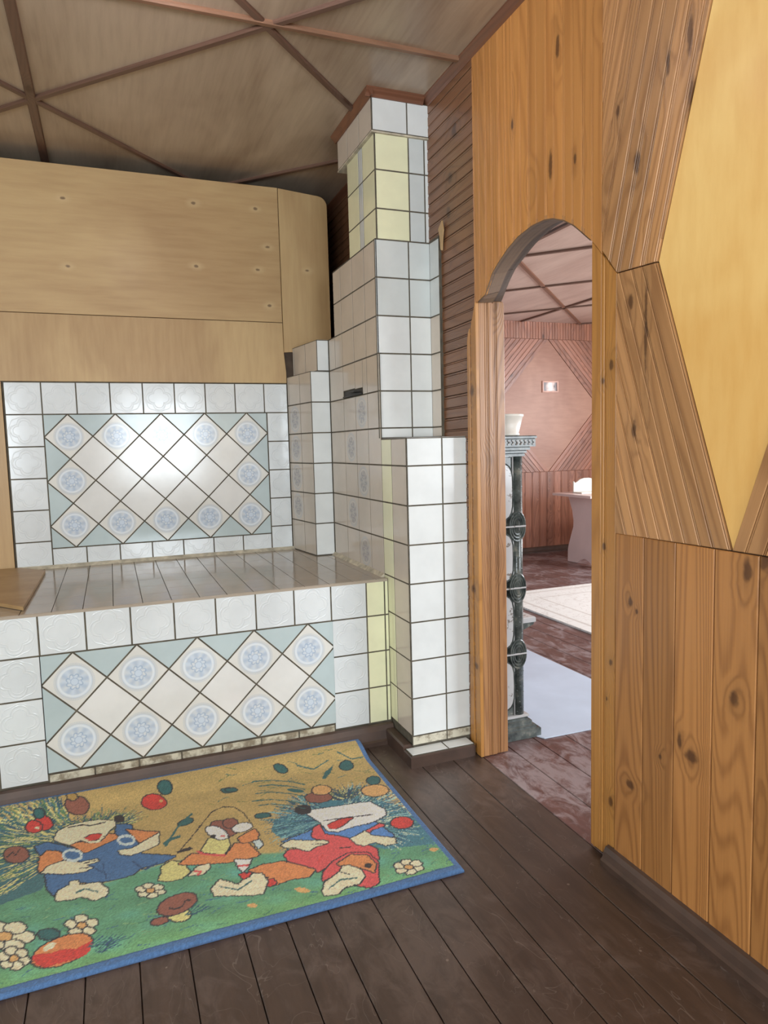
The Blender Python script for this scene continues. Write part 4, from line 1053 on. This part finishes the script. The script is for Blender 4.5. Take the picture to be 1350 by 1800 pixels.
def make_rug():
    X0, X1 = -.90, .874; W_, Hh = X1-X0, .930; dx = .0036
    nx, ny = int(W_/dx), int(Hh/dx)
    gx, gy = np.meshgrid((np.arange(nx+1))*W_/nx*1000+X0*1000, np.arange(ny+1)*Hh/ny*1000)
    rs = np.random.RandomState(3)
    jx = gx+rs.uniform(-1.2, 1.2, gx.shape); jy = gy+rs.uniform(-1.2, 1.2, gy.shape)
    # background : straw gold above, meadow green below with a wavy border
    border = 400+40*np.sin(gx/90.0)+np.where(gx < -200, 90, 0)-np.where(gx > 300, (gx-300)*.35, 0)-60*np.exp(-((gx-200)/200.0)**2)
    gn = sum(np.sin(gx/s1+gy/s2+p)*a for s1, s2, p, a in ((33, 21, 0, 1), (71, -15, 2, 1), (17, 40, 4, .6), (120, 60, 1, 1)))/3.6
    gold = np.array((184, 156, 92.)); green = np.array((92, 152, 112.))
    img = np.zeros(gx.shape+(3,))
    t_ = np.clip((jy-border)/14.0+.5, 0, 1)[..., None]
    g2 = green*(1+.10*gn[..., None])+np.array((-8, -2, 22.))*np.clip(gn, 0, 1)[..., None]
    g2 = g2+np.array((30, 26, -14.))*np.clip((120-gy)/120, 0, 1)[..., None]*.8
    img[:] = gold*(1+.05*gn[..., None])*t_+g2*(1-t_)
    def mask(poly):
        xs_, ys_ = [p[0] for p in poly], [p[1] for p in poly]
        i0 = max(int((min(xs_)-X0*1000)/1000/W_*nx)-2, 0); i1 = min(int((max(xs_)-X0*1000)/1000/W_*nx)+3, nx+1)
        j0 = max(int(min(ys_)/1000/Hh*ny)-2, 0); j1 = min(int(max(ys_)/1000/Hh*ny)+3, ny+1)
        if i1 <= i0 or j1 <= j0: return None
        x, y = jx[j0:j1, i0:i1], jy[j0:j1, i0:i1]; ins = np.zeros(x.shape, bool)
        for k in range(len(poly)):
            (xa, ya), (xb, yb) = poly[k-1], poly[k]
            if ya == yb: continue
            c = ((ya > y) != (yb > y)) & (x < (xb-xa)*(y-ya)/(yb-ya)+xa); ins ^= c
        return (slice(j0, j1), slice(i0, i1)), ins
    def fill(poly, col, outline=0, var=.05):
        r = mask(poly)
        if r is None: return
        sl, m_ = r
        sub = img[sl]
        if outline:
            d = m_.copy(); d[1:] |= m_[:-1]; d[:-1] |= m_[1:]; e = d.copy(); e[:, 1:] |= d[:, :-1]; e[:, :-1] |= d[:, 1:]
            sub[e] = (44, 44, 50)
        v = 1+rs.uniform(-var, var, m_.shape)[..., None]
        sub[m_] = (np.array(col, float)*v)[m_]
    def stroke(x, y, ang, L, wd, col):
        c, s_ = math.cos(ang), math.sin(ang); b = rs.uniform(-.12, .12)*L
        mx, my = x+c*L*.5-s_*b, y+s_*L*.5+c*b; ex, ey = x+c*L, y+s_*L
        fill([(x-s_*wd, y+c*wd), (mx-s_*wd*.8, my+c*wd*.8), (ex, ey), (mx+s_*wd*.8, my-c*wd*.8), (x+s_*wd, y-c*wd)], col)
    T1, T2, Yl, Gr, Bl = (52, 96, 100), (44, 76, 104), (204, 196, 122), (94, 132, 84), (70, 122, 140)
    def fan(cx, cy, a0, a1, r0, r1, n, cols, L=(50, 110), wd=2.6):
        for _ in range(n):
            a = math.radians(rs.uniform(a0, a1)); r = rs.uniform(r0, r1)
            stroke(cx+r*math.cos(a), cy+r*math.sin(a), a+rs.uniform(-.15, .15), rs.uniform(*L), wd*rs.uniform(.6, 1.2), cols[rs.randint(len(cols))])
    # spines of the two laughing hedgehogs
    fill([(-560, 830), (-430, 860), (-300, 830), (-190, 700), (-190, 560), (-250, 400), (-360, 370), (-560, 400), (-640, 600)], (62, 108, 112))
    fan(-150, 620, 105, 225, 40, 380, 1150, [T1, T1, T2, Yl, Yl, Gr, Bl])
    fan(-110, 640, 20, 130, 30, 120, 420, [T1, Yl, Gr, (140, 140, 84), T2], (40, 90), 2.0)
    fill([(408, 430), (430, 500), (520, 520), (640, 560), (760, 520), (845, 400), (866, 230), (850, 150), (700, 190), (560, 330), (430, 380)], (64, 120, 134))
    fan(640, 400, -70, 70, 40, 210, 620, [Bl, T1, (150, 190, 180), T2, (190, 200, 170), (84, 140, 150)], (40, 90), 2.2)
    fan(610, 430, 100, 215, 40, 180, 420, [Bl, T1, (120, 170, 170), T2, (100, 150, 150)], (40, 80), 2.2)
    fan(690, 520, 30, 150, 10, 60, 190, [T1, T2, (50, 60, 70), Yl, (110, 120, 70)], (30, 80), 2.0)
    for _ in range(330):     # meadow flecks
        x, y = rs.uniform(-880, 860), rs.uniform(30, 330)
        stroke(x, y, rs.uniform(-.5, .9), rs.uniform(15, 50), 1.8, [(66, 118, 116), (60, 104, 130), (112, 158, 104), (120, 160, 110), (70, 124, 92)][rs.randint(5)])
    for _ in range(60):
        x, y = rs.uniform(250, 850), rs.uniform(640, 900)
        stroke(x, y, rs.uniform(-.3, .5) if rs.rand() < .6 else 2.6, rs.uniform(30, 70), 1.8, [(96, 118, 66), (150, 140, 70), (66, 110, 96)][rs.randint(3)])
    for col, out, flat in ART:
        fill(list(zip(flat[::2], flat[1::2])), col, out)
    # blue binding
    bw = 19
    edge = (gx > X1*1000-bw) | (gx < X0*1000+bw) | (gy < bw+4) | (gy > Hh*1000-8)
    img[edge] = (66, 106, 156)
    ln = (np.abs(gy-(bw+6)) < 2.2) & (gx < X1*1000-bw); img[ln] = (46, 78, 124)
    lum = img.mean(-1, keepdims=True); img = (lum+(img-lum)*.90)*1.17+4
    img *= 1+rs.uniform(-.09, .09, gx.shape)[..., None]
    img = np.clip(img/255, 0, 1); col = np.where(img <= .04045, img/12.92, ((img+.055)/1.055)**2.4)
    X = gx/1000; tt = gy/1000/Hh
    Y = 1.686+tt*(2.588-1.686)
    rise = np.clip((tt-.84)/.16, 0, 1); Z = .012+.030*rise*rise*(3-2*rise)
    Z = Z+rs.uniform(-.0006, .0006, Z.shape)+.0015*np.sin(X*9)*np.clip(1-tt*3, 0, 1)
    rim = np.minimum(np.minimum(X-X0, X1-X), np.minimum(tt*Hh, 1.0)); Z = Z-.006*np.clip(1-rim/.008, 0, 1)**2
    nv = (nx+1)*(ny+1)
    V_ = np.stack([X, Y, Z], -1).reshape(-1, 3); idx = np.arange(nv).reshape(ny+1, nx+1)
    Fq = np.stack([idx[:-1, :-1], idx[:-1, 1:], idx[1:, 1:], idx[1:, :-1]], -1).reshape(-1, 4)
    # skirt down to the floor + underside
    loop = np.concatenate([idx[0, :-1], idx[:-1, -1], idx[-1, :0:-1], idx[:0:-1, 0]])
    low = V_[loop].copy(); low[:, 2] = np.maximum(low[:, 2]-.010, .001); base = nv
    V_ = np.concatenate([V_, low]); n_ = len(loop)
    faces = Fq.tolist()+[[base+k, base+(k+1) % n_, int(loop[(k+1) % n_]), int(loop[k])] for k in range(n_)]
    me = bpy.data.meshes.new('rug'); org = np.array((0, 2.13, 0)); me.from_pydata((V_-org).tolist(), [], faces)
    ca_ = me.color_attributes.new('pile', 'FLOAT_COLOR', 'POINT')
    cc = np.ones((len(V_), 4)); cc[:nv, :3] = col.reshape(-1, 3); cc[nv:, :3] = (.05, .11, .25)
    ca_.data.foreach_set('color', cc.ravel())
    t = NT('wool_pile'); a = t.n('ShaderNodeAttribute', attribute_name='pile'); tc = t.n('ShaderNodeTexCoord')
    nn = t.noise(tc.outputs['Object'], 420.0, 3, .7)
    t.put(t.b.inputs['Base Color'], t.mix(t.smooth(nn, .3, .7), a.outputs['Color'], t.mix(1.0, a.outputs['Color'], (.78, .78, .78, 1), 'MULTIPLY')))
    t.b.inputs['Roughness'].default_value = .95; t.b.inputs['Sheen Weight'].default_value = .15
    t.bump(nn, .9, .004); me.materials.append(t.m)
    o = bpy.data.objects.new('rug', me); COL.objects.link(o); o.location = org.tolist()
    return o
tag(make_rug(), 'woven rug with blue binding picturing two laughing hedgehogs, apples and mushrooms on a meadow', 'rug')

# ================================================================== ROOM BEYOND THE ARCH
YF, ZF = 6.527, 2.50
mb = MB()
mb.box(1.395, 6.3, -.5, 6.6, ZF, ZF+.04, M['ply_ceil2'], 0)
ceil2 = struct(mb.build('ceiling_far'))
for c in (4.0, 5.45, 6.98, 8.44, 9.92, 11.4):
    s_ = clipline((0, c), (1, -1), 1.45, 6.15, -.4, 6.5)
    if s_: strip('ceiling_batten', s_[0], s_[1], ZF, .035, .012, M['batten'], ceil2)
for d_ in (-4.6, -3.1, -1.6, -.1, 1.4):
    s_ = clipline((0, -d_*-1.0 if False else -d_), (1, 1), 1.45, 6.15, -.4, 6.5)
    if s_: strip('ceiling_batten', s_[0], s_[1], ZF, .035, .012, M['mould'], ceil2)
for x in (4.16, 2.6): strip('ceiling_batten', (x, -.4), (x, 6.5), ZF, .035, .012, M['batten'], ceil2)
mb = MB(); mb.box(1.3, 6.3, YF+.002, YF+.06, 0, ZF+.02, M['darkvoid'], 0)
wf = struct(mb.build('wall_far'))
fr = FRONT(YF)
mb = MB(); boards(mb, fr, [(1.4, 2.32), (6.2, 2.32), (6.2, ZF), (1.4, ZF)], (0, 0), H, .07, M['pine_pink'], .012, beads=(.5, .62)); mb.build('vertical_boarding', wf)
mb = MB(); boards(mb, fr, [(1.4, .03), (6.2, .03), (6.2, .886), (1.4, .886)], (0, 0), H, .095, M['pine_pink'], .012, beads=(.82, .90)); mb.build('vertical_boarding', wf)
DX, z0_, z1_, hw = 4.50, .888, 2.318, .66; zm = (z0_+z1_)/2
mb = MB(); mb.prism([(DX, z0_), (DX+hw, zm), (DX, z1_), (DX-hw, zm)], fr, -.001, .004, .001, M['ply_pink'], lambda p: (p[0], p[1])); mb.build('plywood_panel', wf)
sl = math.atan2(z1_-zm, hw)
def quad(x_a, za, x_b, zb, x_c, zc, ang, org):
    mb = MB(); boards(mb, fr, [(x_a, za), (x_b, zb), (x_c, zc)], org, ang, .085, M['pine_pink'], .012, beads=(.45, .55)); mb.build('diagonal_boarding', wf)
for cx in (DX-2*hw, DX, DX+2*hw):
    quad(cx-hw, zm+.002, cx-hw, z1_, cx, z1_, sl, (cx, z1_)); quad(cx+hw, zm+.002, cx+hw, z1_, cx, z1_, -sl, (cx, z1_))
    quad(cx-hw, zm-.002, cx-hw, z0_, cx, z0_, -sl, (cx, z0_)); quad(cx+hw, zm-.002, cx+hw, z0_, cx, z0_, sl, (cx, z0_))
for cx in (DX-2*hw,):
    mb = MB(); mb.prism([(cx, z0_), (cx+hw, zm), (cx, z1_), (cx-hw, zm)], fr, -.001, .004, .001, M['ply_pink'], lambda p: (p[0], p[1])); mb.build('plywood_panel', wf)
skirt('baseboard_far', (1.4, YF-.012, 0), (6.2, YF-.012, 0), -VY, .06, .035)
FR2 = (Vector((6.2, 0, 0)), VY, VZ, -VX); FF2 = (Vector((0, -.45, 0)), VX, VZ, VY)
window_wall('wall_far_right', FR2, -.5, 6.6, ZF, [(2.2, 4.4, .85, 2.1)], M['ply_pink'])
window_wall('wall_far_front', FF2, 1.4, 6.3, ZF, [(2.6, 4.6, .85, 2.1)], M['ply_pink'])
window(FR2, 2.2, 4.4, .85, 2.1); window(FF2, 2.6, 4.6, .85, 2.1)

# ---- second, relief-tiled stove seen through the arch
st = tag(empty('relief_stove', (1.48, 2.42, 0)), 'ornate dark green and white relief tiled stove corner beyond the archway', 'stove')
Y2 = 2.425; XR = 1.553
mb = MB()
mb.box(1.432, 1.545, Y2+.012, 3.1, .09, 1.165, M['panel'], .004)
mb.build('tiled_body', st)
joints = [.09, .352, .628, .882, 1.165]
for z0, z1 in zip(joints, joints[1:]):
    mb = MB(); zc_ = (z0+z1)/2
    # frame with a rounded white field
    x0, x1 = 1.432, 1.512
    hw_, hh = .055, (z1-z0)/2-.028; n_ = 20
    cxp = 1.448
    outer = [(x0, z0+.003), (x1, z0+.003), (x1, z1-.003), (x0, z1-.003)]
    ov = [(cxp+hw_*np.sign(math.cos(a))*abs(math.cos(a))**.7, zc_+hh*np.sign(math.sin(a))*abs(math.sin(a))**.55) for a in [2*math.pi*k/n_ for k in range(n_)]]
    mb.prism(outer, FRONT(Y2+.012), 0, .006, .002, M['relief'], None, .4)
    mb.prism([(float(p[0]), float(p[1])) for p in ov], FRONT(Y2+.006), -.001, .007, .003, M['panel'], None, .6)
    mb.tube([(float(p[0]), Y2-.001, float(p[1])) for p in ov+[ov[0]]], .003, M['relief'], 6)
    mb.build('relief_tile', st)
mb = MB()
mb.tube([(1.530, Y2+.018, .09), (1.530, Y2+.018, 1.165)], .024, M['relief'], 14)
for ph in (0, math.pi):
    mb.tube([(1.530+.021*math.cos(ph+2*math.pi*z/.045), Y2+.018-.021*math.sin(ph+2*math.pi*z/.045), z) for z in np.arange(.10, 1.16, .006)], .0042, M['relief'], 6)
mb.tube([(1.504, Y2+.003, .09), (1.504, Y2+.003, 1.165)], .0035, M['panel'], 6); mb.tube([(1.551, Y2+.014, .09), (1.551, Y2+.014, 1.165)], .0045, M['panel'], 6)  # right white tube paints in the window-lit edge of the corner
mb.build('rope_corner', st, smooth=True)
for zj in joints[1:4]:
    mb = MB()
    for r_, rr in ((.058, .0045), (.044, .0045), (.030, .0045)):
        for s_ in (1, -1):
            mb.tube([(1.520+.62*r_*math.cos(a), Y2-.004, zj+s_*.004+s_*r_*math.sin(a)*.95) for a in [math.pi*k/12 for k in range(13)]], rr, M['relief'], 6)
    mb.box(1.432, 1.560, Y2-.006, Y2+.02, zj-.003, zj+.003, M['panel'], .001)
    mb.build('rosette', st, smooth=False)
mb = MB()
for (x1, y0, z0, z1) in ((1.556, Y2-.006, 1.165, 1.178), (1.562, Y2-.012, 1.178, 1.190), (1.572, Y2-.022, 1.190, 1.203), (1.588, Y2-.036, 1.203, 1.236), (1.592, Y2-.040, 1.236, 1.247)):
    mb.box(1.432, x1, y0, 3.1, z0, z1, M['relief'], .003)
for k in range(8): mb.tube([(1.44+.019*k, Y2-.037, 1.212), (1.448+.019*k, Y2-.040, 1.220), (1.440+.019*k, Y2-.037, 1.229)], .0035, M['panel'], 6)
mb.build('cornice', st)
mb = MB()
for (x1, y0, z0, z1) in ((1.605, Y2-.04, .001, .040), (1.590, Y2-.030, .040, .052), (1.575, Y2-.018, .052, .070), (1.562, Y2-.008, .070, .082)):
    mb.box(1.432, x1, y0, 3.1, z0, z1, M['relief'], .004)
mb.box(1.432, 1.566, Y2-.010, 3.1, .082, .092, M['panel'], .002)
mb.build('stove_base', st)
mb = MB()
mb.box(1.545, 1.705, 2.57, 2.70, .432, .455, M['panel'], .004)
mb.sweep([(0, 0), (.155, 0), (.150, -.012), (.06, -.045), (0, -.055)], Vector((1.545, 2.575, .432)), Vector((1.545, 2.695, .432)), VX, VZ, M['relief'])
mb.build('side_ledge', st)
# pot on it
mb = MB()
mb.lathe(1.495, 2.50, [(0, 1.248), (.074, 1.248), (.076, 1.256), (.072, 1.258), (.088, 1.322), (.092, 1.326), (.092, 1.334), (.086, 1.334), (.070, 1.262), (0, 1.262)], M['white_pl'], 32)
tag(mb.build('plant_pot', smooth=True, origin=(1.495, 2.50, 1.248)), 'white tapered pot standing on top of the relief tiled stove', 'pot')
# mat
mb = MB()
mb.prism([(1.60, 2.352), (2.235, 2.34), (2.215, 3.9), (1.57, 3.9), (1.57, 2.41)], TOP(.001), 0, .004, .001, M['mat'], None, .5, True)
tag(mb.build('floor_mat', origin=(1.9, 3.0, 0.001)), 'pale blue sheet of linoleum lying beside the relief stove', 'floor mat')
# pale rug
def pale_rug():
    t = NT('cream_carved_pile'); tc = t.n('ShaderNodeTexCoord'); o = tc.outputs['Object']
    s_ = t.n('ShaderNodeSeparateXYZ', {0: o}); ax = t.math('ABSOLUTE', s_.outputs[0]); ay = t.math('ABSOLUTE', s_.outputs[1])
    d = t.math('MINIMUM', t.math('SUBTRACT', 1.05, ax), t.math('SUBTRACT', 1.20, ay))
    ln = t.math('ADD', t.math('LESS_THAN', t.math('ABSOLUTE', t.math('SUBTRACT', d, .10)), .012), t.math('LESS_THAN', t.math('ABSOLUTE', t.math('SUBTRACT', d, .28)), .008))
    wv = t.noise(o, 9.0, 2, .5, 1.6); sw_ = t.math('LESS_THAN', t.math('ABSOLUTE', t.math('SUBTRACT', wv, .5)), .022)
    f = t.math('MAXIMUM', ln, t.math('MULTIPLY', sw_, .6), clamp=True)
    t.put(t.b.inputs['Base Color'], t.mix(t.math('MULTIPLY', f, .55), lin((240, 238, 232)), lin((190, 178, 166))))
    t.b.inputs['Roughness'].default_value = .9; t.bump(t.noise(o, 300.0, 2), .4, .003)
    return t.m
M['pale_rug'] = pale_rug()
mb = MB(); mb.prism([(2.76, 2.42), (4.86, 2.42), (4.86, 4.80), (2.76, 4.80)], TOP(.001), 0, .012, .003, M['pale_rug'], None, .5, True)
tag(mb.build('rug', origin=(3.81, 3.61, .001)), 'cream rug with faint line pattern on the floor of the far room', 'rug')
# table with shaped end panels
tb = tag(empty('table', (4.28, 5.6, 0)), 'rose-tinted table with wavy cut-out end panels by the far wall', 'table')
def endpanel(x):
    side = [(0, 0), (.002, .12), (.012, .16), (.045, .25), (.090, .36), (.094, .42), (.075, .52), (.03, .62), (.0, .680)]
    Y1, Y0 = 5.872, 5.33
    far = [(Y1-d, z) for d, z in side]; near = [(Y0+d, z) for d, z in side][::-1]
    ft = [(Y0+.15+(Y1-Y0-.30)*k/10, .004+.055*math.sin(math.pi*k/10)) for k in range(11)]
    mb = MB(); mb.prism(far+near+ft, SIDE(x), -.02, 0, .001, M['tabletop'], None, .5, True); return mb
for x in (4.28, 5.25): endpanel(x).build('end_panel', tb)
mb = MB(); mb.box(4.10, 5.45, 5.28, 5.875, .682, .706, M['tabletop'], .003); mb.build('tabletop', tb)
mb = MB(); mb.box(4.30, 5.24, 5.59, 5.61, .30, .50, M['tabletop'], .001); mb.build('stretcher', tb)
sh = tag(empty('tabletop_rack', (4.35, 5.66, .706)), 'white wooden rack with a curved crest standing on the rose-tinted table', 'rack')
mb = MB()
crest = [(4.215, .707), (4.215, .822), (4.222, .822), (4.232, .806), (4.255, .815), (4.29, .838), (4.34, .850), (4.40, .850), (4.45, .838), (4.485, .815), (4.508, .806), (4.518, .822), (4.525, .822), (4.525, .707)]
mb.prism(crest, FRONT(5.70), 0, .014, .002, M['white_pl'], None, .5, True); mb.build('crest_board', sh)
mb = MB(); mb.box(4.215, 4.525, 5.56, 5.686, .706, .720, M['white_pl'], .002); mb.build('rack_base', sh)
# small framed picture
pf = tag(empty('framed_picture', (4.52, YF-.01, 1.81)), 'small pink-framed landscape picture hung inside the plywood diamond of the far wall', 'picture')
mb = MB(); x0, x1, z0, z1 = 4.420, 4.625, 1.750, 1.873; b_ = .016
for p in ([(x0, z0), (x1, z0), (x1-b_, z0+b_), (x0+b_, z0+b_)], [(x1, z0), (x1, z1), (x1-b_, z1-b_), (x1-b_, z0+b_)], [(x1, z1), (x0, z1), (x0+b_, z1-b_), (x1-b_, z1-b_)], [(x0, z1), (x0, z0), (x0+b_, z0+b_), (x0+b_, z1-b_)]):
    mb.prism(p, FRONT(YF-.004), 0, .014, .002, M['frame'], None, .5, True)
mb.build('picture_frame', pf)
def pic():
    t = NT('winter_landscape_print'); tc = t.n('ShaderNodeTexCoord'); s_ = t.n('ShaderNodeSeparateXYZ', {0: tc.outputs['Object']})
    n = t.noise(tc.outputs['Object'], 28.0, 4); ax = t.math('ABSOLUTE', t.math('SUBTRACT', s_.outputs[0], .005))
    f = t.math('ADD', t.math('MULTIPLY', ax, 9.0), t.math('MULTIPLY', n, .6))
    t.put(t.b.inputs['Base Color'], t.ramp(f, [(.35, lin((240, 236, 230))), (.62, lin((214, 190, 178))), (.85, lin((104, 84, 80)))]))
    t.b.inputs['Roughness'].default_value = .3; return t.m
mb = MB(); mb.prism([(x0+b_, z0+b_), (x1-b_, z0+b_), (x1-b_, z1-b_), (x0+b_, z1-b_)], FRONT(YF-.004), 0, .006, 0, pic(), None, .5, True)
mb.build('picture_print', pf, origin=(4.5225, YF, 1.81))

# ceiling lamp just above the top of the picture: plastic rose, glass globe, lit bulb
lp = tag(empty('ceiling_lamp', (.20, 1.97, ZC)), 'round white glass ceiling lamp fixed close under the plywood ceiling', 'lamp')
mb = MB(); mb.lathe(.20, 1.97, [(0, ZC-.001), (.05, ZC-.001), (.05, ZC-.012), (.035, ZC-.02), (0, ZC-.02)], M['white_pl'], 24); mb.build('ceiling_rose', lp, smooth=True)
def globe():
    t = NT('lit_opal_glass'); t.b.inputs['Base Color'].default_value = (.9, .9, .9, 1); t.b.inputs['Roughness'].default_value = .3
    t.b.inputs['Emission Color'].default_value = (1, .92, .97, 1); t.b.inputs['Emission Strength'].default_value = 38.0; return t.m
mb = MB(); mb.lathe(.20, 1.97, [(0, ZC-.165)]+[(.060*math.sin(a), ZC-.105-.058*math.cos(a)) for a in [math.pi*k/14 for k in range(1, 13)]]+[(.02, ZC-.020)], globe(), 28); mb.build('glass_globe', lp, smooth=True)
